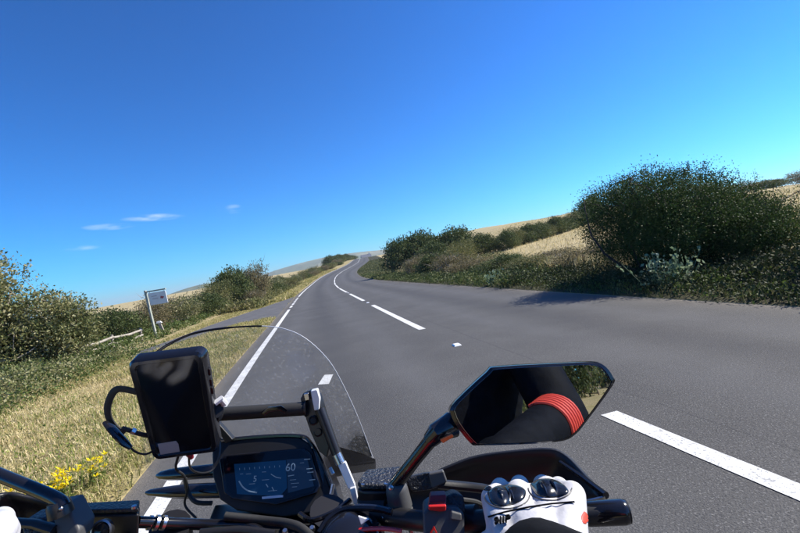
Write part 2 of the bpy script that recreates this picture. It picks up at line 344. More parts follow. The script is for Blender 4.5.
def wob(x, y): return np.sin(x*.37+y*.23)*np.cos(y*.31-x*.11)*.5+np.sin(x*.13-y*.19+1.3)*.5
def H(X, Y):
    X = np.asarray(X, float); Y = np.asarray(Y, float); s = X-xc(Y); z = zc(Y).copy()
    inr = (s > EDGE_L) & (s < EDGE_R)
    right = .03*ss(3.43, 3.6, s)+.14*ss(3.7, 6.5, s)+.45*ss(9, 18, s)+4.0*ss(11, 46, s)*(.30+.70*ss(28, 75, Y))+.10*wob(X, Y)*ss(6, 12, s)+.25*wob(X*.3, Y*.3)*ss(15, 30, s)
    right -= .032*np.clip(s-42, 0, 60)+.05*np.clip(s-100, 0, 500)
    left = -.010+.05*wob(X*2, Y*2)*ss(-6.5, -8, s) - .9*ss(-9, -30, s) - .02*np.clip(-s-20, 0, 600) - .9*ss(-500, -1500, s)*40/.9*.9
    z = z+np.where(inr, -.07, np.where(s > 0, right, left))
    return z
def on_ground(x, y): return Vector((x, y, float(H(x, y))))
sv = np.unique(np.concatenate([[-5000, -3500, -2500, -1800, -1400, -1000, -700, -500, -350, -250, -180, -130, -95, -70, -52, -40, -32, -26, -21, -17, -14, -12], np.arange(-11, -3.9, .35), [EDGE_L-.02, EDGE_L+.02, -2, 0, 2, EDGE_R-.02, EDGE_R+.02], np.arange(3.6, 9, .4), np.arange(9, 50, 2.0), [55, 62, 70, 80, 95, 115, 145, 190, 260, 400, 700, 1500, 3000]]))
yv = np.unique(np.concatenate([[-400, -300, -200, -140, -100, -70, -50, -36, -26, -18, -12, -8, -5, -2], np.arange(0, 40, .8), np.arange(40, 150, 2.5), np.arange(150, 330, 6), [340, 360, 400, 450, 520, 620, 760, 1000, 1400, 2000, 3000, 4500, 6000]]))
Sg, Yg = np.meshgrid(sv, yv); Xg = Sg+xc(Yg); Zg = H(Xg, Yg)
ny, nx = Sg.shape; ii = (np.arange(ny-1)[:, None]*nx+np.arange(nx-1)[None]).ravel()
me = np_mesh('ground', np.stack([Xg, Yg, Zg], -1), np.stack([ii, ii+1, ii+nx+1, ii+nx], -1))
# fields are drier and paler than the verge: one more soft layer in the same material family
M['field'] = patch_mat('straw_field', (.42, .34, .185), [((.33, .28, .14), .12, .4, .65, .8), ((.50, .40, .22), .7, .45, .7, .7), ((.22, .20, .08), 3, .56, .74, .7)], .95, (9, .8, .06))
M['shaded_verge'] = patch_mat('shaded_verge', (.055, .050, .025), [((.035, .045, .015), 1.5, .4, .65, .8), ((.14, .115, .06), 5, .55, .72, .7)], .95, (30, .8, .03))  # dark colour puts the hawthorn's shade into the right verge ground
go = link('ground', me, [M['verge'], M['field'], M['shaded_verge']]); tag(go, kind='structure')
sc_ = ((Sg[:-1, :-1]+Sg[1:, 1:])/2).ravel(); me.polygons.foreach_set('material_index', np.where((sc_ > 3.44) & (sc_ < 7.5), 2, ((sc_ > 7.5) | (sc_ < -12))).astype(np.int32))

def strip(name, s0, s1, ys, dz, mt, parent=None, nseg=1):
    ys = np.asarray(ys, float); rows = []
    for k in range(nseg+1):
        s = s0+(s1-s0)*k/nseg; rows.append(np.stack([xc(ys)+s, ys, zc(ys)+dz], -1))
    V = np.stack(rows, 1); n = len(ys); m_ = nseg+1
    jj = (np.arange(n-1)[:, None]*m_+np.arange(nseg)[None]).ravel()
    return link(name, np_mesh(name, V, np.stack([jj, jj+1, jj+m_+1, jj+m_], -1)), mt, parent)
ry = np.unique(np.concatenate([np.arange(-200, -10, 3), np.arange(-10, 160, 1.0), np.arange(160, 335, 4)]))
def road_mat():
    m = M['asphalt']; t = m.node_tree; b_ = t.nodes['Principled BSDF']; src = b_.inputs['Base Color'].links[0].from_socket
    at = t.nodes.new('ShaderNodeAttribute'); at.attribute_name = 'across'; tcn = t.nodes.new('ShaderNodeTexCoord')
    def nd(op, a, c=None):
        n = t.nodes.new('ShaderNodeMath'); n.operation = op
        for i, q in enumerate((a, c)):
            if q is None: continue
            if isinstance(q, (int, float)): n.inputs[i].default_value = q
            else: t.links.new(q, n.inputs[i])
        return n.outputs[0]
    def noise(sc, vec, det=5):
        n = t.nodes.new('ShaderNodeTexNoise'); n.inputs['Scale'].default_value = sc; n.inputs['Detail'].default_value = det; t.links.new(vec, n.inputs['Vector']); return n.outputs[0]
    mp = t.nodes.new('ShaderNodeMapping'); mp.inputs['Scale'].default_value = (1, .12, 1); t.links.new(tcn.outputs['Object'], mp.inputs[0]); streak = noise(2.5, mp.outputs[0])
    sw_ = nd('ADD', at.outputs['Fac'], nd('MULTIPLY', nd('SUBTRACT', streak, .5), .35))
    tot = None
    for c_, wd in ((-2.65, .28), (-1.05, .30), (.95, .30), (2.5, .30)):
        q = nd('POWER', nd('ABSOLUTE', nd('DIVIDE', nd('SUBTRACT', sw_, c_), wd)), 2.0); e = nd('POWER', 2.718, nd('MULTIPLY', q, -1)); tot = e if tot is None else nd('ADD', tot, e)
    def mix(fac, col_, cur):
        x = t.nodes.new('ShaderNodeMixRGB'); x.inputs[2].default_value = (*col_, 1); t.links.new(cur, x.inputs[1]); t.links.new(fac, x.inputs[0]); return x.outputs[0]
    cur = mix(nd('MULTIPLY', tot, nd('MULTIPLY', streak, .55)), (.125, .125, .13), src)
    for c_, wd in ((-1.85, .35), (1.7, .35)):                   # oil-darkened strip between the wheel tracks
        q = nd('POWER', nd('ABSOLUTE', nd('DIVIDE', nd('SUBTRACT', sw_, c_), wd)), 2.0); cur = mix(nd('MULTIPLY', nd('POWER', 2.718, nd('MULTIPLY', q, -1)), .35), (.045, .045, .05), cur)
    # grit along both edges
    for c_, sg in ((EDGE_L, 1), (EDGE_R, -1)):
        d = nd('MULTIPLY', nd('SUBTRACT', sw_, c_), sg); f_ = nd('MULTIPLY', nd('POWER', 2.718, nd('MULTIPLY', nd('ABSOLUTE', d), -7.0)), nd('MULTIPLY', noise(30, tcn.outputs['Object']), 1.2)); cur = mix(f_, (.22, .19, .15), cur)
    # the laying seam near the crown
    seam = nd('LESS_THAN', nd('ABSOLUTE', nd('SUBTRACT', nd('ADD', at.outputs['Fac'], nd('MULTIPLY', nd('SUBTRACT', noise(1.2, tcn.outputs['Object']), .5), .05)), .16)), .012); cur = mix(nd('MULTIPLY', seam, .22), (.025, .025, .028), cur)
    t.links.new(cur, b_.inputs['Base Color'])
road_mat()
road = strip('road', EDGE_L, EDGE_R, ry, 0, M['asphalt'], nseg=8); tag(road, kind='structure')
at_ = road.data.attributes.new('across', 'FLOAT', 'POINT'); at_.data.foreach_set('value', np.tile(np.linspace(EDGE_L, EDGE_R, 9), len(ry)).astype(np.float32))
EL = -3.25                                                      # middle of the left edge line
strip('edge_line', EL-.06, EL+.06, ry[ry < 20.6], .004, M['paint'], road)
y = 21.2
while y < 31: strip('edge_dash', EL-.06, EL+.06, np.linspace(y, y+1.3, 4), .004, M['paint'], road); y += 2.0
strip('edge_line', EL-.06, EL+.06, ry[ry > 31], .004, M['paint'], road)
CS = -.20
starts = [-4.0-9.6*k for k in range(12)]+[7.8, 17.2]+[26.2+9.4*k for k in range(29)]
for y in starts:                                                # 6.8 m marks; the gaps close up on the bend
    L = 6.75 if y < 20 else 8.2
    strip('centre_mark', CS-.065, CS+.065, np.linspace(y, y+L, 10), .004, M['paint'], road)
def stud(yy):
    m = MB(); c = Vector((float(xc(yy))+CS, yy, float(zc(yy))))
    m.prism([c+Vector((-.055, -.07, 0)), c+Vector((.055, -.07, 0)), c+Vector((.055, .07, 0)), c+Vector((-.055, .07, 0))], (0, 0, .022), .72)
    return m.build('road_stud', M['white'], road, bevel=.003)
for yy in (5.9, 15.9, 25.1): stud(yy)
me = np_mesh('glint_mark', [(-.16, 5.35, .004), (-.03, 5.28, .004), (.04, 5.72, .004), (-.07, 5.80, .004)], [(0, 1, 2, 3)]); link('glint_mark', me, M['paint'], road)  # white patch laid on the road to imitate a windscreen reflection

# lay-by beside the road, with a grass island between it and the edge line
lay = [(-1.59, 17.0), (-3.0, 17.5), (-3.8, 15.4), (-4.5, 13.3), (-4.9, 12.3), (-5.2, 13.6), (-4.75, 16), (-4.45, 19), (-3.7, 23), (-2.9, 27), (-2.1, 31), (-1.59, 34)]
bm = bmesh.new(); fv = [bm.verts.new((x, y, float(zc(y))-.003)) for x, y in lay]; bm.faces.new(fv); bmesh.ops.triangulate(bm, faces=bm.faces)
me = bpy.data.meshes.new('layby'); bm.to_mesh(me); bm.free()
tag(link('layby', me, M['asphalt_old'], smooth=False), kind='structure')
def in_lay(x, y):
    x = np.asarray(x); y = np.asarray(y); c = np.zeros(x.shape, bool); n = len(lay)
    for i in range(n):
        (x1, y1), (x2, y2) = lay[i], lay[(i+1) % n]
        hit = ((y1 > y) != (y2 > y)) & (x < (x2-x1)*(y-y1)/(y2-y1+1e-9)+x1); c ^= hit
    return c

# ------------------------------------------------------------------ sea and far hills
me = np_mesh('sea', [(-6200, -500, -41), (6200, -500, -41), (6200, 6900, -41), (-6200, 6900, -41)], [(0, 1, 2, 3)])
tag(link('sea', me, M['sea']), kind='structure')
def ridge(name, D, pts, depth, foot, seed):
    rg = np.random.default_rng(seed); xs = [p[0] for p in pts]; es = [p[1] for p in pts]
    t = np.linspace(xs[0], xs[-1], 90); e = np.interp(t, xs, es); k = np.ones(5)/5; e = np.convolve(np.pad(e, 2, 'edge'), k, 'valid')
    rows = []
    for q, hgt in ((-1, 0), (-.75, .22), (-.5, .5), (-.25, .82), (-.08, .97), (0, 1), (.12, .97), (.5, .5), (1, 0)):
        row = []
        for a, b in zip(t, e):
            dd = D+depth*q; top = 1.3+D*b
            p = CAM*0+f0*dd+r0*(a/F*dd); row.append((p.x, p.y, foot+(top-foot)*hgt+(rg.normal()*D*.0006 if abs(q) > .05 else 0)))
        rows.append(row)
    m = MB(); m.grid(rows); return tag(m.build(name, M['hill'], angle=None), kind='structure')
ridge('hills', 2600, [(-190, -.005), (-160, .010), (-140, .020), (-124, .027), (-98, .034), (-70, .0385), (-40, .037), (0, .03), (60, .02), (150, -.005)], 900, -42, 3)
ridge('hills', 1500, [(-300, -.012), (-262, .000), (-242, .009), (-215, .020), (-200, .0235), (-175, .021), (-150, .014), (-120, .004), (-90, -.01)], 500, -42, 4)

# ------------------------------------------------------------------ vegetation builders
rng = np.random.default_rng(11)
def unit(n, g=rng):
    v = g.normal(size=(n, 3)); return v/np.linalg.norm(v, axis=1, keepdims=True)
def leaf_mesh(name, P, L, W, g, out=None, bias=.0):
    n = len(P); d = unit(n, g)
    if out is not None: d = d+out*bias; d /= np.linalg.norm(d, axis=1, keepdims=True)
    q = unit(n, g); q -= d*(q*d).sum(1, keepdims=True); q /= np.linalg.norm(q, axis=1, keepdims=True)+1e-9
    l = (L*g.uniform(.6, 1.35, n))[:, None]; w_ = (W*g.uniform(.6, 1.3, n))[:, None]
    nn = np.cross(d, q)
    V = np.stack([P, P+d*l*.5+q*w_*.5+nn*w_*.12, P+d*l, P+d*l*.5-q*w_*.5+nn*w_*.12], 1)
    return np_mesh(name, V.reshape(-1, 3), np.arange(4*n).reshape(n, 4))
def branch_tubes(mb, a, b, ra, rb, g, bend=.18, seg=5, n=5):
    a, b = np.array(a), np.array(b); L = np.linalg.norm(b-a); off = g.normal(size=3)*L*bend; pts = []; rr = []
    for i in range(seg+1):
        t = i/seg; p = a+(b-a)*t+off*math.sin(math.pi*t)+g.normal(size=3)*L*.02*(0 < i < seg); pts.append(p); rr.append(ra+(rb-ra)*t)
    mb.tube(pts, rr, n, cap=False); return pts
def sample_lobes(lobes, n, g, inner=.45):
    vol = np.array([l[3]*l[4]*l[5] for l in lobes])**(.75); k = g.choice(len(lobes), n, p=vol/vol.sum()); Lb = np.array(lobes)[k]
    d = unit(n, g); rad = g.uniform(inner**3, 1, n)**(1/3)
    lump = 1+.13*np.sin(d[:, 0]*5+k)*np.cos(d[:, 1]*6-k*2)+.10*np.sin(d[:, 2]*9+d[:, 0]*7+k)
    return Lb[:, :3]+d*Lb[:, 3:6]*(rad*lump)[:, None], d
def bush(name, label, cat, base, lobes, clumps, per, leaf, mt, bark=None, stems=7, spread=.13, twigs=40, group=None, seed=1, zmin=.05, inner=.45, twig_len=.35, trunk_r=.05, root_spread=.25, twig_leaf=True, up=.3, yaw=0):
    g = np.random.default_rng(seed); root = empty(name, base, label, cat, group); root.rotation_euler.z = yaw
    C, D = sample_lobes(lobes, clumps, g, inner); keep = C[:, 2] > zmin; C, D = C[keep], D[keep]
    P = np.repeat(C, per, 0)+g.normal(size=(len(C)*per, 3))*spread*np.array([1, 1, .75]); O = np.repeat(D, per, 0)+np.array([0, 0, up])
    keep = P[:, 2] > .01; P, O = P[keep], O[keep]
    mb = MB(); ctr = np.mean(C, 0); tw = []
    Cb = C[(C[:, 1] > -.5) & (C[:, 2] > .8)] if name == 'hawthorn_bush' else C
    for i in range(stems):
        a = np.array([g.normal()*root_spread, g.normal()*root_spread, -.05]); tgt = Cb[g.integers(len(Cb))]
        pts = branch_tubes(mb, a, tgt, trunk_r*g.uniform(.7, 1.2), trunk_r*.25, g)
        for j in range(4):
            s_ = pts[g.integers(1, len(pts))]; e_ = C[np.argmin(np.linalg.norm(C-(s_+g.normal(size=3)*.5), axis=1))]
            branch_tubes(mb, s_, e_, trunk_r*.4, trunk_r*.12, g, seg=4, n=4)
    for i in range(twigs):
        q = g.integers(len(C)); d = D[q]*.7+np.array([0, 0, .55])+g.normal(size=3)*.25; d /= np.linalg.norm(d)
        if D[q][2] < -.1: continue
        a = C[q]; b = a+d*twig_len*g.uniform(.5, 1.25); mb.tube([a, (a+b)/2+g.normal(size=3)*.03, b], [.008, .006, .003], 3, cap=False)
        if twig_leaf:
            tt = g.uniform(.15, 1, 12)[:, None]; tw.append(a+(b-a)*tt+g.normal(size=(12, 3))*.02)
    if tw: tw = np.concatenate(tw); P = np.concatenate([P, tw]); O = np.concatenate([O, np.tile([0, 0, .6], (len(tw), 1))])
    crown = link('crown', leaf_mesh('crown', P, leaf, leaf*.55, g, O, .6), mt, root, loc=(0, 0, 0))
    if mb.v: tag(link('stems', mb.mesh('stems', False), bark or M['bark'], root, loc=(0, 0, 0)), kind='stuff')
    return root
def copy_tree(o, loc, sc, rz, label, group, mt=None):
    c = o.copy(); col.objects.link(c); c.location = loc; c.scale = sc; c.rotation_euler = (0, 0, rz); c['label'] = label; c['group'] = group
    for ch in o.children:
        d = ch.copy(); col.objects.link(d); d.parent = c
    return c
def blades(name, X, Y, h, wd, mt, seed, lean=.5, kind='stuff', tip=None, dz=0):
    g = np.random.default_rng(seed); n = len(X); Z = H(X, Y)+dz; P = np.stack([X, Y, Z], 1)
    th = g.uniform(0, 2*np.pi, n); a = np.stack([np.cos(th), np.sin(th), 0*th], 1); b = np.stack([-np.sin(th), np.cos(th), 0*th], 1)
    hh = (h*g.uniform(.5, 1.4, n))[:, None]; ww = (wd*g.uniform(.7, 1.3, n))[:, None]; ln = (g.uniform(.1, 1, n)**1.2*lean*1.6)[:, None]*hh
    up_ = np.array([[0, 0, 1.]])
    V = np.stack([P-a*ww/2, P+a*ww/2, P+b*ln*.3+up_*hh*.6+a*ww*.4, P+b*ln*.3+up_*hh*.6-a*ww*.4, P+b*ln+up_*hh*(.97-.25*ln/hh)], 1).reshape(-1, 3)
    i = np.arange(n)*5
    o = link(name, np_mesh(name, V, np.stack([i, i+1, i+2, i+3], 1), np.stack([i+3, i+2, i+4], 1)), mt)
    return tag(o, kind=kind) if kind else o
def area(n, x0, x1, y0, y1, seed, sx=True, cond=None):          # random points; x measured from the middle of the road
    g = np.random.default_rng(seed); Y = y0+(y1-y0)*g.uniform(0, 1, n)**1.35; s = g.uniform(x0, x1, n); X = s+xc(Y)
    k = np.ones(n, bool) if cond is None else cond(X, Y, s, g)
    return X[k], Y[k]
def clear_lay(X, Y, s, g):
    ok = ~in_lay(X, Y)
    e = EDGE_L-.02-.13*np.abs(np.sin(Y*2.1)+.5*np.sin(Y*5.3)); return ok & (s < e)
# ------------------------------------------------------------------ grass
X, Y = area(60000, -9.5, -3.7, .3, 12, 21, cond=clear_lay); blades('dry_grass', X, Y, .075, .007, M['straw'], 1, 1.1)
def greener(X, Y, s, g):
    p = .5+.5*np.sin(X*1.7+Y*.9+.6)*np.cos(Y*.8-X*.6); near = np.exp(-((X+1.95)/.55)**2)*.8
    return clear_lay(X, Y, s, g) & (g.uniform(size=len(X)) < p*.85+near)
X, Y = area(50000, -9, -3.75, .3, 14, 22, cond=greener); blades('green_grass', X, Y, .075, .007, M['grass_green'], 2, .8)
X, Y = area(34000, -7.2, -3.75, 9, 36, 23, cond=clear_lay); blades('dry_grass', X, Y, .075, .013, M['grass_mix'], 3, 1.0)
X, Y = area(24000, -8.5, -3.8, 30, 110, 24, cond=lambda X, Y, s, g: (s < -3.8) & ~in_lay(X, Y)); blades('dry_grass', X, Y, .22, .05, M['grass_mix'], 4, .7)
X, Y = area(15000, 3.42, 7.5, 2, 38, 25); blades('verge_grass', X, Y, .15, .012, M['verge_green'], 5, .7)
X, Y = area(16000, 3.42, 8.5, 36, 130, 26); blades('verge_grass', X, Y, .22, .05, M['verge_green'], 6, .7)
X, Y = area(20000, 5.6, 10, 8, 44, 27, cond=lambda X, Y, s, g: g.uniform(size=len(X)) < np.clip((s-4)/1.5, 0, 1)); blades('tall_dry_grass', X, Y, .42, .016, M['straw'], 7, .45)
X, Y = area(26000, 9, 46, 12, 90, 28); blades('field_stubble', X, Y, .22, .04, M['straw'], 8, .8)
def low_cover(name, n, x0, x1, y0, y1, seed, leaf, hgt, mt, cond=None, clump=.10, per=18):
    X, Y = area(n, x0, x1, y0, y1, seed, cond=cond); g = np.random.default_rng(seed+500)
    P = np.stack([X, Y, H(X, Y)+g.uniform(.02, hgt, len(X))*(.55+.45*np.sin(X*1.9)*np.cos(Y*1.3))], 1)
    P = np.repeat(P, per, 0)+g.normal(size=(len(P)*per, 3))*clump*np.array([1, 1, .6])
    O = np.tile([0, 0, 1.], (len(P), 1)); return tag(link(name, leaf_mesh(name, P, leaf, leaf*.6, g, O, .7), mt), kind='stuff')
low_cover('verge_weeds', 170, -7.0, -3.8, 1.2, 12, 37, .03, .05, M['grass_green'], clump=.085, per=40)
low_cover('verge_weeds', 120, -7.0, -3.8, 1.2, 12, 40, .025, .04, M['straw'], clump=.09, per=40)
low_cover('undergrowth', 1500, -11.5, -6.9, 4.0, 13.5, 31, .055, .50, M['left_leaf'], clump=.13, per=26)
low_cover('undergrowth', 900, -10.5, -6.5, 4.0, 14, 44, .055, .34, M['green_low'], clump=.12)
low_cover('undergrowth', 900, -11.5, -7.3, 11, 26, 32, .085, .40, M['green_low'], cond=lambda X, Y, s, g: ~in_lay(X, Y) & (X < -5.6))
low_cover('undergrowth', 900, -7.5, -5.2, 26, 70, 33, .14, .45, M['olive'], clump=.16, cond=lambda X, Y, s, g: ~in_lay(X, Y))
low_cover('undergrowth', 1900, 3.6, 6.2, 2.5, 13, 34, .05, .40, M['shaded_low'], clump=.10)
low_cover('undergrowth', 260, 3.55, 5.0, 2.5, 13, 41, .055, .25, M['green_low'], clump=.09)
low_cover('undergrowth', 900, 3.6, 5.6, 12, 40, 35, .085, .38, M['gorse'], clump=.14)
low_cover('undergrowth', 320, 3.5, 4.6, 12, 60, 42, .08, .22, M['green_low'], clump=.12)
low_cover('undergrowth', 900, 4.6, 8.5, 4, 14, 36, .05, .50, M['shaded_low'], clump=.12)

X, Y = area(9000, -4.1, -3.5, .3, 15, 38, cond=lambda X, Y, s, g: ~in_lay(X, Y) & (s < EDGE_L+.05-.10*np.abs(np.sin(Y*3.1)+.6*np.sin(Y*7.7))*g.uniform(.3, 1, len(X)))); blades('edge_grass', X, Y, .085, .008, M['grass_mix'], 11, 1.0)
X, Y = area(5000, -4.2, -3.5, 14, 40, 39, cond=lambda X, Y, s, g: ~in_lay(X, Y) & (s < EDGE_L)); blades('edge_grass', X, Y, .10, .018, M['grass_mix'], 12, 1.0)

# ------------------------------------------------------------------ the big hawthorn on the right
bush('hawthorn_bush', 'big dark dome of wind-clipped hawthorn beside the right verge', 'bush', on_ground(8.15, 8.5),
     [(-1.0, .1, 1.30, 1.05, 1.3, .86), (-.25, 0, 1.48, 1.35, 1.5, .76), (.7, -.3, 1.02, 1.0, 1.3, .60), (-.4, -.2, .75, 1.5, 1.3, .6), (1.05, -.5, .65, .72, 1.0, .50), (.35, -1.2, .75, .85, .85, .6), (-.9, -.9, .85, .9, .9, .62), (.1, -1.6, .62, .9, .8, .5), (.85, -1.4, .55, .7, .8, .45)],
     3500, 42, .041, M['hawthorn'], M['bark_dark'], stems=20, spread=.125, twigs=620, seed=5, zmin=.14, inner=.35, twig_len=.24, trunk_r=.045, root_spread=.5)
bush('hawthorn_bush', 'thorn bush just past the right edge of the view whose shade falls on the verge', 'bush', on_ground(8.7, 4.4),
     [(0, 0, 1.1, 1.2, 1.2, .9), (.6, -.8, 1.2, 1.2, 1.2, .9)], 700, 22, .08, M['hawthorn'], stems=8, spread=.14, twigs=8, seed=6, zmin=.14, inner=.35, root_spread=.4)
# bare arching shoots on its windward side
bt = empty('bare_bush', on_ground(9.4, 7.5), 'bare twiggy thorn shoots arching at the right end of the big dark hawthorn', 'bush')
g = np.random.default_rng(8); mb = MB(); lp = []
for i in range(30):
    a = np.array([g.normal()*.3, g.normal()*.3, 0]); b = np.array([g.uniform(-.9, .75), g.uniform(-.6, .5), g.uniform(.6, 1.25)])
    pts = branch_tubes(mb, a, b, .022, .007, g, .25, 6, 4)
    for j in range(6):
        s_ = pts[g.integers(2, 7)]; e_ = s_+g.normal(size=3)*.3+np.array([0, 0, .1]); branch_tubes(mb, s_, e_, .008, .003, g, .2, 3, 3)
        lp += [s_+(e_-s_)*k for k in g.uniform(.3, 1, 8)]
tag(link('branches', mb.mesh('branches', False), M['bark'], bt, loc=(0, 0, 0)), kind='stuff')
link('leaves', leaf_mesh('leaves', np.array(lp)+g.normal(size=(len(lp), 3))*.04, .05, .03, g), M['olive'], bt, loc=(0, 0, 0))
# pale downy plant and a bright low one at its foot
def leafy(name, label, loc, n, hgt, rad, leaf, mt, seed, cat='plant'):
    g = np.random.default_rng(seed); r_ = empty(name, loc, label, cat); P = []; mb = MB()
    for i in range(n):
        a = np.array([g.normal()*rad*.4, g.normal()*rad*.4, 0]); b = a*1.8+np.array([g.normal()*rad*.3, g.normal()*rad*.3, hgt*g.uniform(.4, 1.1)])
        mb.tube([a, (a+b)/2, b], [.008, .007, .004], 4, cap=False)
        k = g.uniform(.1, 1, 14)[:, None]; P.append(a+(b-a)*k+g.normal(size=(14, 3))*leaf*.5)
    P = np.concatenate(P); link('leaves', leaf_mesh('leaves', P, leaf, leaf*.6, g, np.tile([0, 0, .5], (len(P), 1)), .6), mt, r_, loc=(0, 0, 0))
    tag(link('stems', mb.mesh('stems', False), mt, r_, loc=(0, 0, 0)), kind='stuff'); return r_
leafy('downy_plant', 'pale grey-green leafy plant at the foot of the big hawthorn', on_ground(6.25, 6.75), 38, .62, .42, .085, M['pale_leaf'], 41)
leafy('verge_plant', 'bright yellow-green low plant just right of the pale leafy one by the tarmac', on_ground(6.35, 6.05), 26, .26, .28, .06, M['green_low'], 42)
leafy('dock_plant', 'pale broad-leaved weed on the tarmac edge below the brown scrub', on_ground(5.75, 13.6), 10, .42, .2, .12, M['pale_leaf'], 43)

# ------------------------------------------------------------------ shrubs: four kinds, copied along both hedges
LB = [[(0, 0, .55, .75, .7, .5), (.35, .2, .75, .55, .5, .4), (-.4, -.1, .5, .55, .55, .42)],
      [(0, 0, .6, .65, .65, .55), (-.35, .15, .8, .4, .45, .35), (.5, -.1, .42, .5, .5, .38)],
      [(0, 0, .5, .9, .8, .45), (.2, .1, .8, .5, .5, .3)]]
shared = {}
def shrub(kind, loc, sc, rz, label, group=None, cat='shrub', name=None):
    key = kind
    if key not in shared:
        mt, v, leaf, nm, n, bk = {'brown': ('brown', 0, .055, 'brown_shrub', 430, 'bark_pale'), 'olive': ('olive', 1, .055, 'olive_shrub', 430, 'bark'), 'gorse': ('gorse', 2, .066, 'gorse_bush', 760, 'bark'),
                              'leafy': ('green_low', 1, .06, 'leafy_shrub', 400, 'bark_pale'), 'rough': ('left_leaf', 0, .06, 'rough_shrub', 400, 'bark_pale')}[kind]
        o = bush(nm, label, cat, loc, LB[v], n, 14, leaf, M[mt], M[bk], stems=6, spread=.085, twigs=70 if kind in ('brown', 'rough') else 16, seed=60+len(shared), zmin=.06, twig_len=.3, trunk_r=.022, twig_leaf=kind != 'brown')
        shared[key] = o; o.scale = sc; o.rotation_euler.z = rz
        if group: o['group'] = group
        return o
    c = copy_tree(shared[key], loc, sc, rz, label, group or '')
    if not group: del c['group']
    return c
ORD = ('first second third fourth fifth sixth seventh eighth ninth tenth eleventh twelfth thirteenth').split()
def at_s(s, y): return on_ground(float(xc(y))+s, y)
def S(kind, x, y, r, h, label, group=None, cat='shrub'):
    rz = (x*7.3+y*3.1) % 6.28; p = on_ground(x, y); p.z -= .06*h; return shrub(kind, p, (r, r, h), rz, label, group, cat)
# left: the big leafy bush in front, then the hedge running away beside the lay-by
bush('leafy_bush', 'tall pale-leaved bush at the left edge of the view', 'bush', on_ground(-7.9, 13.2),
     [(-.75, 0, 2.35, .95, 1.1, 1.2), (-1.7, .1, 1.7, 1.0, 1.1, 1.5), (-.7, -.2, 1.1, 1.1, 1.1, 1.0)], 1150, 30, .090, M['left_leaf'], M['bark_pale'], stems=14, spread=.16, twigs=60, seed=15, zmin=.2, inner=.3, twig_len=.35, trunk_r=.05, root_spread=.4)
bush('leafy_bush', 'lower pale-leaved bush between the tall left bush and the sign', 'bush', on_ground(-7.5, 13.75),
     [(.15, 0, 1.25, .95, 1.0, .85), (-.4, -.3, .75, .9, .9, .6), (.5, .1, .8, .7, .8, .6)], 700, 30, .085, M['left_leaf'], M['bark_pale'], stems=12, spread=.15, twigs=60, seed=16, zmin=.2, inner=.3, twig_len=.3, trunk_r=.04, root_spread=.4)
HL = 'shrubs of the left hedge'
S('olive', -8.6, 17.3, 1.5, 1.15, 'low olive shrub behind the wooden rails, left of the sign', HL)
S('gorse', -8.0, 19.6, 1.35, 1.25, 'dark green shrub straight behind the sign post', HL)
S('brown', -9.3, 21.0, 1.5, 1.35, 'brown twiggy shrub behind and left of the sign', HL)
S('brown', -7.6, 22.2, 1.3, 1.30, 'brown dry shrub just right of the sign panel', HL)
S('rough', -7.0, 24.3, 1.4, 1.25, 'pale rough shrub beside the middle of the lay-by', HL)
S('brown', -8.2, 26.2, 1.6, 1.5, 'tall brown scrub behind the lay-by', HL)
S('gorse', -6.4, 27.6, 1.3, 1.2, 'dark low gorse where the lay-by bends to the road', HL)
S('olive', -6.6, 31.0, 1.7, 1.9, 'broad olive shrub at the far end of the lay-by', HL)
S('gorse', -6.2, 34.5, 1.9, 2.7, 'tallest dark shrub of the left hedge', HL)
S('brown', -4.9, 37.5, 1.8, 2.9, 'tall brown topped scrub next to the tallest dark shrub', HL)
S('olive', -5.4, 41.5, 2.0, 2.5, 'olive shrub beyond the tallest part of the left hedge', HL)
S('brown', -4.4, 33.2, 1.1, 1.0, 'small brown bush at the road edge beyond the lay-by mouth', HL)
g = np.random.default_rng(77)
for i, y in enumerate(np.linspace(44, 150, 24)):
    s = -6.4-g.uniform(0, 1.8); k = ('olive', 'gorse', 'brown', 'rough')[i % 4]; hgt = g.uniform(1.0, 1.9)
    S(k, float(xc(y))+s, y, g.uniform(1.5, 2.4), hgt, ORD[i//4]+' '+{'olive': 'distant olive shrub going up beside the climbing road', 'gorse': 'distant dark gorse going up beside the climbing road', 'brown': 'distant brown scrub going up beside the climbing road', 'rough': 'distant pale rough shrub going up beside the climbing road'}[k], 'far shrubs of the left hedge, '+k)
for i, y in enumerate(np.linspace(158, 262, 11)):
    S('gorse', float(xc(y))-8.5-g.uniform(0, 2), y, g.uniform(3.4, 4.6), g.uniform(2.2, 3.4), ORD[i]+' dark hedge shrub along the crest of the road, counted uphill', 'hedge shrubs on the crest')
# right: scrub along the verge, the mound of bushes at the bend, and the hedge up the hill
HR = 'scrub of the right verge'
S('brown', 8.4, 12.4, 1.15, 0.60, 'brown dry scrub next to the left side of the big hawthorn', HR)
S('olive', 7.7, 14.6, 1.2, 0.55, 'olive scrub left of the big hawthorn near the road', HR)
S('brown', 9.4, 15.8, 1.3, 0.60, 'brown scrub set back from the road at the field edge', HR)
S('gorse', 8.0, 17.6, 1.3, 0.62, 'dark gorse in the middle of the right verge scrub', HR)
S('brown', 7.6, 20.5, 1.5, 0.68, 'pale brown scrub in the middle of the right verge', HR)
S('olive', 9.6, 22.0, 1.6, 0.75, 'olive scrub behind the pale brown scrub', HR)
S('brown', 7.9, 24.4, 1.6, 1.08, 'brown bramble mound further along the right verge', HR)
S('gorse', 8.3, 28.0, 1.8, 1.22, 'dark bramble mound before the bend', HR)
S('brown', 8.0, 32.0, 1.8, 1.30, 'brown scrub close to the bend bushes', HR)
S('olive', 10.6, 31.0, 2.0, 1.51, 'taller olive scrub behind the brown scrub near the bend', HR)
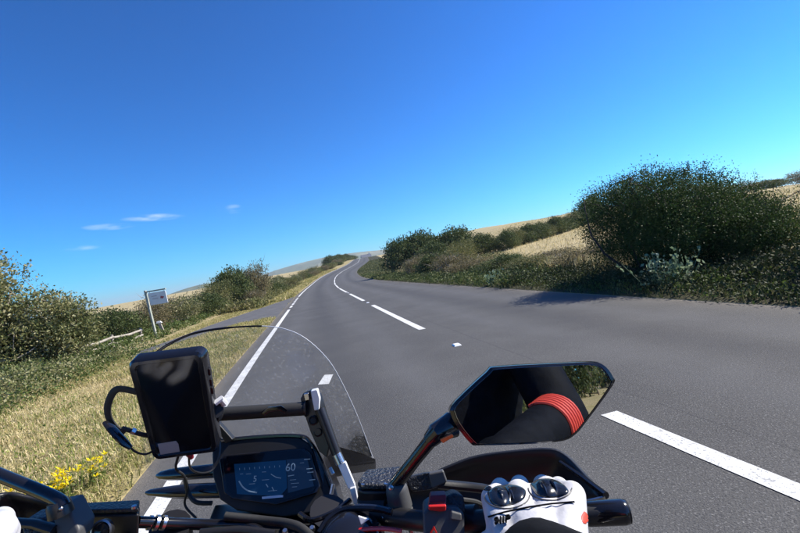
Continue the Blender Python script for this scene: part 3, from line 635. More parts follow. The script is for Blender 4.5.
S('rough', 8.6, 36.0, 1.6, 1.08, 'pale scrub at the foot of the bend bushes', HR)
for j, (x, y, r_, h_, lb) in enumerate(((9.4, 43.5, 2.7, 3.15, 'big dark rounded bush on the inside of the bend'), (11.8, 44.0, 3.2, 3.5, 'tallest dark bush of the mound at the bend'), (14.3, 43.0, 3.0, 3.2, 'dark bush on the right flank of the bend mound'), (11.0, 39.0, 2.0, 2.2, 'lower dark bush in front of the bend mound'), (13.4, 38.2, 2.0, 1.9, 'olive-tinted bush in front of the right flank of the bend mound'), (16.4, 40.5, 2.0, 2.0, 'dark bush where the hill hedge meets the bend mound'))):
    S('olive' if j == 4 else 'gorse', x, y, r_, h_, lb, 'bushes of the bend mound', 'bush')
for i in range(13):
    t = i/12; x, y = 18.5+t*17.5, 39.5+t*11; S(('gorse', 'olive', 'gorse', 'gorse')[i % 4], x, y, 1.6, 1.6+.3*math.sin(i*2.3), ORD[i]+' dark shrub from the left in the hedge climbing the pale field', 'hedge on the hill')
S('gorse', 36.0, 50.5, 2.2, 3.0, 'round dark tree at the top of the hill hedge', cat='tree')
for i in range(9):
    t = i/8; x, y = 58+t*42, 62-t*12; S('brown' if i % 3 else 'gorse', x, y, 3.6, 1.6+.5*math.sin(i*1.9), ORD[i]+' patch of dark scrub from the left on the skyline above the right field', 'skyline scrub')
# cabbage palm by the bend
pl = on_ground(7.9, 43.6); pr = empty('cabbage_palm', pl, 'spiky cabbage palm against the dark bushes at the bend', 'palm')
m = MB(); m.tube([(0, 0, -.1), (.05, 0, .8), (.02, .05, 1.7)], [.14, .11, .09], 8); m.tube([(0, 0, .7), (.35, .1, 1.2)], [.09, .07], 8); link('trunk', m.mesh('trunk'), M['bark'], pr, loc=(0, 0, 0))
V = []; Fq = []
for hx, hy, hz in ((.02, .05, 1.75), (.38, .1, 1.25)):
    for d in unit(75, g):
        if d[2] < -.55: continue
        c = np.array([hx, hy, hz]); sd_ = np.cross(d, [0, 0, 1.]); sd_ /= np.linalg.norm(sd_)+1e-6; L = g.uniform(.7, 1.1); b = len(V)
        V += [c-sd_*.03, c+sd_*.03, c+d*L*.6+sd_*.035, c+d*L*.6-sd_*.035, c+d*L+np.array([0, 0, -.22])]; Fq.append((b, b+1, b+2, b+3)); Fq.append((b+3, b+2, b+4))
m = MB(); m.add(V, Fq); link('fronds', m.mesh('fronds', False), M['palm'], pr, loc=(0, 0, 0))
# shrubs behind the rider, for the mirror
for i, y in enumerate(np.linspace(-6, -70, 12)):
    S(('brown', 'olive', 'gorse')[i % 3], float(xc(y))+6.6+g.uniform(0, 1.5), y, 2.4, 3.0, ORD[i]+' verge shrub on the right behind the rider, seen in the mirror', 'shrubs behind the rider')
X, Y = area(9000, 3.45, 7.5, -30, 2, 29); blades('verge_grass', X, Y, .22, .02, M['grass_mix'], 9, .7)

for i, (q, y, h_) in enumerate(((-8.5, -15, 6.5), (-9.5, -21, 8), (-8.5, -28, 7.5), (-9.5, -36, 9), (-9, -46, 9), (8.5, -30, 8), (9.5, -40, 9), (9, -52, 10), (-10, -60, 10), (0, -90, 12))):
    S('olive' if i % 2 else 'gorse', float(xc(y))+q+(14 if i == 9 else 0), y, 3.6, h_, ORD[i]+' tall tree behind the rider, seen in the mirror', 'trees behind the rider', 'tree')
# yellow flowers beside the road
yf = empty('yellow_flowers', on_ground(-2.0, 3.32), 'clump of yellow wild flowers in the grass by the edge line', 'flowers')
g = np.random.default_rng(90); mb = MB(); heads = []; lp = []
for (dx, dy, n_, sp) in ((-.22, -.06, 44, .085), (.05, -.18, 30, .065), (.02, .24, 22, .05), (.16, .42, 18, .05), (-.10, -.20, 30, .07), (-.30, .10, 18, .06)):
    for i in range(n_):
        x, y = dx+g.normal()*sp, dy+g.normal()*sp; h = g.uniform(.10, .22); mb.tube([(x*.9, y*.9, 0), (x, y, h)], [.003, .002], 4, cap=False); heads.append((x, y, h))
        lp += [(x+g.normal()*.02, y+g.normal()*.02, h*k) for k in (.25, .5, .75)]
tag(link('stems', mb.mesh('stems', False), M['grass_green'], yf, loc=(0, 0, 0)), kind='stuff')
link('leaves', leaf_mesh('leaves', np.array(lp), .05, .02, g), M['green_low'], yf, loc=(0, 0, 0))
for hx, hy, hz in heads:
    P = np.array([hx, hy, hz])+np.array([0, 0, .002]); n_ = 11; a = g.uniform(0, 6.28, n_); V = []; Q = []
    for t in a:
        b = len(V); r_ = g.uniform(.024, .042); d = np.array([math.cos(t), math.sin(t), g.uniform(.0, .9)]); s_ = np.array([-math.sin(t), math.cos(t), 0])*.006
        V += [P, P+d*r_*.6+s_, P+d*r_, P+d*r_*.6-s_]; Q.append((b, b+1, b+2, b+3))
    m = MB(); m.add(V, Q); link('flower_head', m.mesh('flower_head', False), M['yellow'], yf, loc=(0, 0, 0), smooth=False)

# ------------------------------------------------------------------ sign, rail fence, white post, cottage
sp = on_ground(-6.2, 18.3); sg = empty('roadside_sign', sp, 'hanging white sign on a leaning grey-green post by the lay-by', 'sign'); sx = Vector((.93, -.36, 0)); sy = Vector((.36, .93, 0))
up = (Vector((0, 0, 1))-sx*.075).normalized(); base = sp-Vector((0, 0, .1))
m = MB(); m.box(base+up*.98, sx*.038, sy*.038, up*.98); m.build('post', M['post_green'], sg, .006)
m = MB(); m.box(base+up*1.90+sx*.46, sx*.42, sy*.026, up*.026); m.build('arm', M['post_green'], sg, .005)
pc = base+up*1.60+sx*.47; m = MB(); m.box(pc, sx*.38, sy*.012, up*.235); m.build('sign_panel', M['sign_white'], sg, .004)
for k in (-.3, .3):
    m = MB(); m.tube([pc+sx*k+up*.225, pc+sx*k+up*.28], .008, 6); m.build('hanger', M['dark_metal'], sg)
def printed(a, b, c, d, mt, nm):
    m = MB(); m.prism([pc-sy*.0135+sx*a[0]+up*a[1] for a in (a, b, c, d)], -sy*.002); m.build(nm, M[mt], sg, smooth=False)
printed((.10, -.02), (.22, -.05), (.28, .03), (.14, .06), 'sign_red', 'sign_print'); printed((-.26, .08), (-.02, .08), (-.02, .11), (-.26, .11), 'sign_grey', 'sign_print'); printed((-.24, -.02), (.02, -.02), (.02, .01), (-.24, .01), 'sign_grey', 'sign_print')
fe = empty('rail_fence', on_ground(-6.9, 16.2), 'low broken weathered rail fence left of the sign', 'fence')
fp = [on_ground(-6.62, 18.0), on_ground(-6.85, 16.2), on_ground(-7.1, 14.4)]
for p in fp:
    m = MB(); m.tube([p-Vector((0, 0, .1)), p+Vector((.02, .0, .48))], [.05, .045], 8); m.build('post', M['wood_old'], fe)
for h, dx in ((.38, .06), (.19, .07)):
    for a, b in ((fp[0], fp[1]), (fp[1], fp[2])):
        m = MB(); d = (b-a).normalized(); m.tube([a+Vector((dx, 0, h+.02)), (a+b)/2+Vector((dx+.02, 0, h-.03)), b+Vector((dx, 0, h))], [.038, .042, .036], 7); m.build('rail', M['wood_old'], fe)
wp = on_ground(-6.05, 18.75); wr = empty('marker_post', wp, 'short pale marker post with white cap right of the sign post', 'post'); q = Vector((-.12, 0, .52))
m = MB(); m.box(wp+q*.5, Vector((.055, 0, 0)), Vector((0, .04, 0)), q*.5); m.build('post', M['wood_old'], wr, .008)
m = MB(); m.prism([wp+q+Vector((a*.11, b*.05, 0)) for a, b in ((-1, -1), (1, -1), (1, 1), (-1, 1))], (-.02, 0, .08), .6); m.build('cap', M['sign_white'], wr, .008)
hp = Vector((37.5, 300, 5.6)); ho = empty('cottage', hp, 'small white cottage with grey roof just beyond the crest of the road', 'house')
m = MB(); m.box(hp+Vector((0, 0, 1.2)), (3.2, 0, 0), (0, 2.5, 0), (0, 0, 1.4)); m.build('wall', M['render_wall'], ho, smooth=False)
m = MB(); m.prism([hp+Vector((-3.6, -2.9, 2.55)), hp+Vector((-3.6, 2.9, 2.55)), hp+Vector((-3.6, 0, 4.4))], (7.2, 0, 0)); rf = m.build('roof', M['slate'], ho, smooth=False)
m = MB(); m.box(hp+Vector((2.4, 0, 4.5)), (.35, 0, 0), (0, .35, 0), (0, 0, .7)); m.build('chimney', M['render_wall'], rf, smooth=False)
for k in (-1.7, 1.5):
    m = MB(); m.box(hp+Vector((k, -2.5, 1.4)), (.5, 0, 0), (0, .04, 0), (0, 0, .55)); m.build('window', M['pane'], ho, smooth=False)

# ------------------------------------------------------------------ the motorcycle, leaning right with the rider
BR = Vector((math.cos(ROLL), 0, -math.sin(ROLL))); BF = Vector((0, 1, 0)); BU = Vector((math.sin(ROLL), 0, math.cos(ROLL)))
BC = cl(-.195, -.29, .55)                                       # middle of the handlebar
def b(x, y, z): return BC+BR*x+BF*y+BU*z
GR = b(0, 0, -1.06); GR.z = 0
bike = empty('motorcycle', GR, 'black motorcycle ridden along the left lane, seen over its handlebars', 'motorcycle')
def part(nm, mb, mt, par=None, bevel=0, **k): return mb.build(nm, M[mt], par or bike, bevel, **k)
def quadbox(nm, pts, d, mt, par=None, bevel=.0015, top=1.0):     # an outline at its depth, extruded away along d
    m = MB(); m.prism(pts, d, top); return part(nm, m, mt, par, bevel)
def P3(*l): return [cp(*p) for p in l]
def P3n(*l): return [cp(x, y, d*.935) for x, y, d in l]
# unseen lower machine: wheels, forks, tank, seat, engine
def wheel(c, r, wdt, nm):
    m = MB(); prof = []
    for i in range(13):
        t = -math.pi/2-math.pi*i/12+math.pi; prof.append((math.sin(t)*wdt, r-.07+math.cos(t)*.07))
    m.lathe(c, BR, [(-wdt*.9, r-.09)]+prof[::-1]+[(wdt*.9, r-.09)], 48); w_ = part(nm, m, 'black_rubber')
    m = MB(); m.lathe(c, BR, [(-.045, r-.10), (-.05, r-.075), (.05, r-.075), (.045, r-.10)], 48); rim = part('rim', m, 'dark_metal', w_)
    for k in range(10):
        t = 2*math.pi*k/10; d = BF*math.cos(t)+BU*math.sin(t); m = MB(); m.tube([c+d*.05, c+d*(r-.095)], [.016, .010], 8); part('spoke', m, 'dark_metal', w_)
    m = MB(); m.lathe(c, BR, [(-.09, .03), (-.06, .06), (.06, .06), (.09, .03)], 20); part('hub', m, 'dark_metal', w_)
    m = MB(); m.lathe(c+BR*.075, BR, [(0, .07), (0, .15), (.005, .15), (.005, .07)], 36); part('brake_disc', m, 'steel', w_)
wheel(b(0, .42, -.73), .33, .055, 'front_wheel'); wheel(b(0, -1.03, -.73), .33, .08, 'rear_wheel')
for k in (-1, 1):
    m = MB(); m.tube([b(k*.105, .06, -.06), b(k*.105, .24, -.40)], .026, 14); m.tube([b(k*.105, .24, -.40), b(k*.105, .42, -.73)], .031, 14); part('fork_leg', m, 'dark_metal')
    m = MB(); m.tube([b(k*.09, -.55, -.62), b(k*.10, -1.03, -.73)], [.035, .025], 10); part('swingarm', m, 'dark_metal')
m = MB(); rows = []
for i in range(13):
    t = R(15+i*11); rows.append([b(x, .42+math.cos(t)*(.365-abs(x)*.25), -.73+math.sin(t)*(.365-abs(x)*.25)) for x in (-.07, -.05, 0, .05, .07)])
m.grid(rows); fd = part('front_fender', m, 'black'); q = fd.modifiers.new('t', 'SOLIDIFY'); q.thickness = .004
rows = []
for y_, hw, zt, zb in ((-.10, .06, -.20, -.30), (-.15, .14, -.14, -.38), (-.27, .17, -.13, -.44), (-.40, .16, -.17, -.46), (-.52, .11, -.26, -.46), (-.56, .06, -.30, -.44)):
    rows.append([b(math.cos(R(a))*hw, y_, (zt+zb)/2+math.sin(R(a))*(zt-zb)/2) for a in range(0, 361, 20)])
m = MB(); m.grid(rows); part('fuel_tank', m, 'red_paint')
m = MB(); m.lathe(b(0, -.26, -.135), BU, [(0, .045), (.008, .045), (.012, .038), (.012, .0)], 24); part('tank_cap', m, 'dark_metal')
rows = []
for y_, hw, zt, zb in ((-.52, .07, -.30, -.38), (-.60, .11, -.29, -.40), (-.80, .15, -.28, -.40), (-1.0, .14, -.23, -.36), (-1.25, .10, -.21, -.30), (-1.32, .04, -.22, -.27)):
    rows.append([b(math.cos(R(a))*hw, y_, (zt+zb)/2+math.sin(R(a))*(zt-zb)/2) for a in range(0, 361, 20)])
m = MB(); m.grid(rows); part('seat', m, 'black_rubber')
m = MB(); m.box(b(0, -.33, -.66), BR*.15, BF*.20, BU*.17); eng = part('engine', m, 'dark_metal', None, .03)
for k in range(5):
    m = MB(); m.box(b(0, -.20, -.56+k*.025), BR*.16, BF*.11, BU*.004); part('cooling_fin', m, 'steel', eng)
m = MB(); m.curve([b(.1, -.15, -.70), b(.16, -.4, -.80), b(.19, -.7, -.72), b(.2, -1.15, -.55)], .035, 14); part('exhaust', m, 'steel')
m = MB(); m.box(b(0, .25, -.28), BR*.10, BF*.07, BU*.08); hl = part('headlight', m, 'black_gloss', None, .03)
m = MB(); m.lathe(b(0, .322, -.28), BF, [(0, .07), (.012, .06), (.016, .0)], 24); part('lens', m, 'pane', hl)
# triple clamp, bar clamps, ignition
m = MB(); m.prism([b(-.13, .10, -.15), b(.13, .10, -.15), b(.11, -.03, -.15), b(-.11, -.03, -.15)], BU*.022); part('top_yoke', m, 'black', None, .004)
# handlebar: one bent tube from grip to grip
gr_in, gr_out = cp(452, 522, .530), cp(628, 511.5, .497)
gdir = (gr_out-gr_in).normalized(); lg_out = BC*1; 
def mirror_b(p):                                                # the same point on the other side of the machine
    d = Vector(p)-BC; return BC+BR*(-d.dot(BR))+BF*d.dot(BF)+BU*d.dot(BU)
gl_in, gl_out = mirror_b(gr_in), mirror_b(gr_out)
m = MB(); m.curve([gl_out, gl_in, b(-.15, .02, -.055), b(-.09, .01, -.10), b(.09, .01, -.10), b(.15, .02, -.055), gr_in, gr_out], .0125, 14); part('handlebar', m, 'black')
for o_, i_ in ((gr_out, gr_in), (gl_out, gl_in)):
    d = (o_-i_).normalized(); m = MB(); a = i_+d*.06; e = o_-d*.048
    prof = []
    L = (e-a).length
    for k in range(19): prof += [(L*k/19, .0168), (L*(k+.55)/19, .0168), (L*(k+.6)/19, .0158), (L*(k+.95)/19, .0158)]
    m.lathe(a, d, [(-.004, .021), (-.001, .021)]+prof+[(L, .0168)], 18); part('grip', m, 'black_rubber')
    m = MB(); m.lathe(o_-d*.046, d, [(0, .0115), (.002, .0132), (.040, .0138), (.044, .0130), (.047, .0105), (.047, .0)], 26); part('bar_end', m, 'black_gloss')
for k in (-.05, .05):
    m = MB(); m.box(b(k, .01, -.10), BR*.018, BF*.024, BU*.024); part('bar_clamp', m, 'dark_metal', None, .005)
    for y_ in (-.014, .014):
        m = MB(); m.lathe(b(k, .01+y_, -.077), BU, [(0, .0055), (.006, .0055), (.006, .003), (.002, .003)], 8); part('bolt', m, 'steel')
# dome of the ignition surround with a white chip standing in for the sun's highlight, and the key
m = MB(); m.lathe(cp(352, 545, .545), (cu*.9-cf*.42), [(-.03, .044), (0, .044), (.012, .040), (.020, .030), (.024, .014), (.024, 0)], 30); part('ignition_surround', m, 'black_gloss')
quadbox('highlight_chip', P3((358, 516, .532), (369, 519.5, .53), (361, 525, .528)), cf*.004-cu*.001, 'white', None, .0008)
m = MB(); m.curve(P3((342, 536, .545), (360, 530, .54), (384, 528.5, .535), (402, 531, .53)), .0028, 8); part('red_trim', m, 'red_paint')
m = MB(); m.curve(P3((320, 533, .56), (328, 520, .57), (345, 509, .575), (372, 508, .56), (392, 512, .55)), .0045, 8); part('cable_guide', m, 'black_gloss')

# ---- dash
DN = (cl(0, .62, -1)-cl(0, 0, 0)).normalized()                   # roughly the way the dash faces
hous = P3((211, 446, .705), (217, 441, .71), (262, 436, .715), (299, 436, .715), (310, 443, .71), (321, 461, .70), (333, 492, .675), (331, 505, .665), (322, 512, .66), (283, 518, .655), (236, 511, .66), (219, 500, .665), (212, 476, .685))
dash = quadbox('dashboard', hous, cf*.045-cu*.02, 'black', None, .004, .86)
d0, d1, d2 = P3((224, 455, .690), (318, 487, .668), (250, 501, .657))
n_d = (d1-d0).cross(d2-d0).normalized()
if n_d.dot(CAM-d0) < 0: n_d = -n_d
def on_dash(px, py, lift):                                      # where that sight line meets the plane of the screen
    d = (cp(px, py, 1)-CAM).normalized(); return CAM+d*((d0+n_d*lift-CAM).dot(n_d)/d.dot(n_d))
bez = [on_dash(*p, 0) for p in ((219, 460), (224, 455), (303, 448), (311, 454), (320, 487), (317, 493), (276, 505), (232, 499), (224, 493))]
quadbox('bezel', bez, cf*.012-cu*.004, 'black_gloss', dash, .0015)
def inset(poly, k, toward): 
    c = sum(poly, Vector())/len(poly); return [c+(p-c)*k+toward for p in poly]
sc_poly = inset(bez, .93, n_d*.0012); quadbox('screen', sc_poly, -n_d*.004, 'glass_black', dash, .0004)
def dash_quad(nm, pts, mt, lift=.0018, th=.0004): quadbox(nm, [on_dash(*p, lift) for p in pts], -n_d*th, mt, dash, 0)
dash_quad('display', [(234, 464), (286, 460), (287, 488), (280, 496), (237, 494)], 'lcd')
dash_quad('display', [(286.5, 459.5), (307, 458), (314, 486), (288, 493)], 'lcd_dim')
ax_ = on_dash(305, 460, 0)-on_dash(240, 465, 0); ay_ = on_dash(262, 460, 0)-on_dash(266, 490, 0)
text_obj('speed_figure', '60', .016, on_dash(290.5, 467.5, .0022), ax_, ay_, M['lcd_text'], dash)
text_obj('gear_figure', '5', .012, on_dash(255, 479, .0022), ax_, ay_, M['lcd_text'], dash)
def dash_line(pts, r_, nm='gauge_line'):
    m = MB(); m.curve([on_dash(*p, .0020) for p in pts], r_, 5); part(nm, m, 'lcd_text', dash)
dash_line([(239, 481), (243, 487), (249, 491), (257, 492.5)], .0010); dash_line([(271, 474), (276, 477), (281, 478)], .0006); dash_line([(266, 484), (268, 487)], .0007); dash_line([(272, 487), (274, 491)], .0006); dash_line([(288, 476), (294, 475)], .0006)
for k in range(9): dash_line([(239.5+k*5.0, 468-k*.35), (239.7+k*5.0, 470-k*.35)], .0003, 'scale_tick')
for (xa, ya, L_) in ((246, 474, 5), (262, 472, 4), (249, 484, 6), (262, 480, 7), (290, 480, 6), (291, 483.5, 8), (292, 487, 5), (300, 463, 4), (268, 491, 9), (240, 474, 3)): dash_line([(xa, ya), (xa+L_, ya-L_*.08)], .00032, 'display_line')
for yy in (459.5, 469, 472.5, 480): dash_line([(304+(yy-459)*.25, yy), (310+(yy-459)*.25, yy-.6)], .0006)
quadbox('nameplate', [on_dash(*p, .0026) for p in ((262, 496.6), (283, 494.8), (283, 497.2), (262, 499))], -n_d*.001, 'white', dash, 0)
# visor lip over the dash and side shroud on its right
m = MB(); m.curve(P3((210, 450, .70), (214, 442, .708), (262, 436.5, .715), (300, 436, .715), (311, 443, .708), (322, 462, .695), (333, 490, .675)), .0032, 7); part('visor_edge', m, 'black_gloss', dash)
quadbox('dash_shroud', P3((312, 446, .70), (322, 458, .70), (336, 488, .68), (340, 505, .67), (333, 512, .665), (326, 500, .672)), cf*.05-cu*.02, 'black_gloss', dash, .002)
# silver fittings right of the dash
for q in (((330, 468), (333, 474)), ((333, 484), (331, 494)), ((328, 500), (334, 506)), ((317, 518), (328, 513))):
    m = MB(); m.tube([cp(*q[0], .665), cp(*q[1], .66)], .0032, 8); part('fitting', m, 'steel')

# ---- windscreen bracket and accessory crossbar
quadbox('screen_bracket', P3((300, 399, .705), (303, 393, .705), (312, 390, .705), (318, 396, .702), (323, 414, .70), (331, 441, .69), (327, 458, .685), (319, 452, .69), (310, 432, .698), (304, 414, .703)), cf*.014+cr*.004, 'dark_metal', None, .002)
for q in ((313, 420.5), (318, 432)):
    m = MB(); c = cp(q[0], q[1], .6965); m.lathe(c, -cf+cu*.3, [(-.004, .0075), (.001, .0075), (.002, .0055), (.0005, .0045)], 16); part('bracket_bolt', m, 'black')
quadbox('bracket_cap', P3((310.5, 391, .698), (317, 389.5, .698), (319.5, 399, .696), (319, 410, .694), (314, 411, .695), (312, 400, .697)), cf*.012, 'silver', None, .0015)
quadbox('bracket_tab', P3((303.5, 394, .70), (308.5, 393, .70), (309.5, 400, .699), (305, 401, .70)), cf*.006, 'steel', None, .001)
m = MB(); m.tube(P3((320, 409, .695), (337.5, 456, .675)), [.0085, .0075], 12); part('adjuster_rod', m, 'dark_metal')
m = MB(); m.tube(P3((336.5, 454, .668), (340.5, 463, .665)), [.0075, .0078], 12); part('adjuster_collar', m, 'steel')
quadbox('adjuster_arm', P3((337, 464, .66), (345.5, 462, .66), (355.5, 486, .645), (348.5, 489.5, .645)), cf*.006, 'silver', None, .0012)
quadbox('adjuster_arm', P3((349.5, 489, .641), (355.5, 487, .641), (358.5, 503, .635), (354, 505.5, .635)), cf*.006, 'silver', None, .0012)
m = MB(); m.tube(P3((212, 414.5, .69), (306, 408.5, .70)), .0106, 18); cb = part('crossbar', m, 'black_rubber')
m = MB(); m.tube(P3((263, 413.5, .6835), (268, 409.5, .6835), (281, 408, .685), (286, 411.5, .686)), .0042, 6, flat=.35, ref=-cf); part('tape_wrap', m, 'black_gloss', cb)
m = MB(); m.tube(P3((305.2, 408.6, .70), (306.6, 408.5, .70)), .0125, 18); part('end_cap', m, 'dark_metal', cb)
quadbox('screen_bracket', P3((209, 420, .70), (216, 421, .70), (233, 440, .70), (226, 444, .70)), cf*.012, 'black', None, .002)

# ---- windscreen
edge = [(146, 470), (141, 430), (143, 385), (150, 360), (160, 350), (175, 341), (195, 333), (225, 328), (262, 326), (285, 329), (305, 338), (325, 356), (339, 377), (357, 415), (373, 458), (352, 474), (262, 484), (180, 480)]
def sdep(px, py): return .965-.00105*(475-py)-5.5e-6*(px-262)**2
ep = smooth_path([(x, y, 0) for x, y in edge[:15]], 4)+[Vector((x, y, 0)) for x, y in edge[15:]]
cx, cy = 258, 430; rows = []
for k in np.linspace(0.02, 1, 12): rows.append([cp(cx+(p.x-cx)*k, cy+(p.y-cy)*k, sdep(cx+(p.x-cx)*k, cy+(p.y-cy)*k)) for p in ep+[ep[0]]])
m = MB(); m.grid(rows); ws = part('windscreen', m, 'screen'); q = ws.modifiers.new('t', 'SOLIDIFY'); q.thickness = .0035; q.offset = 0; q.use_rim = False
top = ep[8:58]
m = MB(); m.tube([cp(p.x, p.y, sdep(p.x, p.y)) for p in top[:25]], [.0026]*12+[.0022]*9+[.0016]*4, 7); part('screen_edge', m, 'black_gloss', ws)
M['edge_clear'] = mat('screen_edge_clear', (.72, .73, .76), .25)
m = MB(); m.tube([cp(p.x, p.y, sdep(p.x, p.y)) for p in top[24:]], [.0008]*(len(top)-24), 7); part('screen_edge', m, 'edge_clear', ws)
# fairing wings at both sides of the screen, indicators
quadbox('fairing_wing', P3((318, 444, .80), (340, 446.5, .82), (362, 453, .85), (376, 458.5, .88), (374, 463, .88), (350, 466, .84), (330, 470, .80)), cf*.03-cu*.03, 'black_gloss', None, .003)
quadbox('fairing_panel', P3((214, 505, .70), (338, 508, .70), (352, 540, .62), (200, 540, .62)), cf*.10-cu*.05, 'black', None, .004)
def blade(nm, tip, root, h0, h1, dep0, dep1):
    m = MB(); a, c = cp(*tip, dep0), cp(*root, dep1); L = c-a
    pts = [a+L*t for t in (0, .06, .2, .5, 1)]; m.tube(pts, [h0*.35, h0*.75, h0*1.05, h1, h1*1.05], 14, flat=.9, ref=cu); return part(nm, m, 'black_gloss')
blade('turn_signal', (157, 475.5), (222, 470), .010, .0125, .78, .76); blade('fairing_winglet', (146, 492.5), (224, 490), .008, .0125, .74, .72)
m = MB(); m.curve(P3((185, 478, .70), (188, 492, .70), (196, 502, .69), (212, 503, .69)), .0034, 8); part('hose', m, 'black_rubber')

# ---- right mirror
MD = .54; Mc = cp(533, 404, MD); tgt = cl(.235, -.19, -.10)
n_m = ((CAM-Mc).normalized()+(tgt-Mc).normalized()).normalized()
def on_mir(px, py, lift=0): d = (cp(px, py, 1)-CAM).normalized(); o_ = Mc+n_m*lift; return CAM+d*((o_-CAM).dot(n_m)/d.dot(n_m))
mo = [(449.5, 410), (455, 401), (486, 372), (497, 366.5), (560, 363), (592, 362), (604, 366), (612, 377), (611.5, 385), (586, 420), (575, 433), (562, 440), (530, 443), (480, 444.5), (470, 442), (455, 423)]
outer = [on_mir(*p) for p in mo]
mir = empty('mirror', (0, 0, 0)); mir.parent = bike; mir.location = -bike.location
cen = sum(outer, Vector())/len(outer); m = MB()
lay_ = [(1.0, .004), (1.015, -.004), (.99, -.016), (.86, -.032), (.55, -.044), (.05, -.05)]
cl_out = smooth_path([*outer, outer[0]], 3)
rows = [[cen+(p-cen)*.925+n_m*.002 for p in cl_out], [cen+(p-cen)*.955+n_m*.006 for p in cl_out]]
for k, z_ in lay_: rows.append([cen+(p-cen)*k+n_m*z_ for p in cl_out])
m.grid(rows); part('housing', m, 'black_gloss', mir)
m = MB(); rm = [cen+(p-cen)*.935+n_m*.0045 for p in cl_out]; m.tube(rm, .0014, 6, cap=False); part('glass_rim', m, 'steel', mir)
rows = []; RC = 2.6
for k in np.linspace(.01, .94, 14):
    row = []
    for p in cl_out:
        q = cen+(p-cen)*k; rr = (q-cen).length; row.append(q+n_m*(.0075-rr*rr/(2*RC)*.9))
    rows.append(row)
m = MB(); m.grid(rows); mg = part('mirror_glass', m, 'mirror', mir, angle=None)
M['mirror'].use_backface_culling = False
s0 = on_mir(452, 424, -.022); s1 = cp(436, 433, .552); s2 = cp(396, 484, .588)
m = MB(); m.tube([s0+n_m*.002, s0.lerp(s1, .45), s1, s1.lerp(s2, .12)], [.0165, .0145, .0128, .0105], 16); stem = part('mirror_stem', m, 'black_gloss', mir)
m = MB(); m.tube([s1.lerp(s2, .05), s1.lerp(s2, .5), s2], [.0092, .0082, .0095], 14); part('stem_rod', m, 'black_gloss', mir)
quadbox('amber_reflector', P3((440, 440, .537), (452, 434, .531), (454, 437, .531), (443, 443.5, .537)), cf*.004, 'orange', mir, .0008)
# left mirror: only its stem reaches into the view
l0, l1, l2 = cp(64, 507, .51), cp(54, 497.5, .515), cp(0, 475, .535); l3 = cp(-60, 450, .56)
ml_ = empty('mirror', (0, 0, 0)); ml_.parent = bike; ml_.location = -bike.location
m = MB(); m.curve([l0, l1, l2, l3], .0076, 16, 5); part('mirror_stem', m, 'black_gloss', ml_)
lo = [mirror_b(p) for p in cl_out]; sh = l3-(mirror_b(s0)); lo = [p+sh for p in lo]; lc = sum(lo, Vector())/len(lo); n_l = (CAM-lc).normalized()
m = MB(); m.grid([[lc+(p-lc)*k+n_l*z_ for p in lo] for k, z_ in [(.93, .002), (.955, .006)]+lay_]); part('housing', m, 'black_gloss', ml_)
m = MB(); m.grid([[lc+(p-lc)*k+n_l*.004 for p in lo] for k in (.01, .5, .94)]); part('mirror_glass', m, 'mirror', ml_)

# ---- right controls
m = MB(); m.lathe(cp(399, 500, .585), (cu*.97-cr*.2), [(-.032, .014), (-.030, .0165), (-.012, .0165), (-.0115, .0155), (-.009, .0155), (-.0085, .0165), (.014, .0150), (.021, .0135), (.023, .011), (.023, 0)], 24); part('mirror_perch', m, 'grey_plastic')
for px, py in ((391, 487.5), (405, 518)):
    m = MB(); m.lathe(cp(px, py, .566), -cf+cu*.4, [(-.003, .0032), (.001, .0032), (.002, .0018), (.002, 0)], 8); part('perch_bolt', m, 'steel')
lid = P3((357, 486, .60), (366, 473, .635), (404, 469, .635), (392, 487, .595), (384, 490, .592), (362, 490, .597)); res = quadbox('brake_reservoir', [p-cu*.003 for p in lid], -cu*.028-cf*.001, 'dark_metal', None, .003, .97)
quadbox('reservoir_lid', lid, cu*.006, 'textured_blue_black', res, .002, .97)
for px, py, dd in ((363, 487, .598), (386, 486.5, .596), (368, 475, .632), (396, 473, .63)):
    m = MB(); m.lathe(cp(px, py-2.6, dd), cu, [(-.002, .003), (.001, .003), (.0012, 0)], 10); part('lid_screw', m, 'steel', res)
m = MB(); m.lathe(cp(389, 504, .588), -cf+cu*.25, [(-.002, .0075), (.001, .0075), (.001, .005), (-.0005, .0045), (-.0005, 0)], 18); sg_ = part('sight_glass', m, 'black_gloss', res)
m = MB(); m.ball(cp(391, 506, .583), .002); part('bubble', m, 'steel', sg_)
quadbox('master_cylinder', P3((356, 498, .60), (405, 496, .59), (410, 516, .575), (372, 519, .58), (358, 512, .59)), cf*.03, 'black', None, .004, .95)
quadbox('lever_perch', P3((404, 478, .605), (424, 473, .60), (444, 471, .597), (448, 482, .592), (431, 490, .59), (412, 492, .595)), cf*.03-cu*.012, 'textured_blue_black', None, .003, .92)
quadbox('lever_stop', P3((428.5, 474, .595), (443.5, 470.8, .593), (447.5, 482, .589), (432, 489, .587)), cf*.008, 'grey_plastic', None, .002)
m = MB(); m.curve([cp(438, 484, .60), cp(470, 487, .60), cp(510, 492, .585), cp(560, 499, .565), cp(600, 506, .545)], [.0075]*9+[.0065]*8+[.0062]*8, 10, flat=.8); part('brake_lever', m, 'black')
sw = quadbox('switch_housing', P3n((423, 513, .535), (429, 508, .54), (458, 508, .536), (465, 516, .53), (465, 545, .515), (424, 545, .52)), cf*.035-cu*.004, 'grey_plastic', None, .003, .96)
quadbox('switch_housing', P3n((443, 497, .555), (455, 492, .556), (464, 496, .55), (466, 513, .54), (447, 514, .54)), cf*.03-cu*.01, 'textured_blue_black', None, .003, .94)
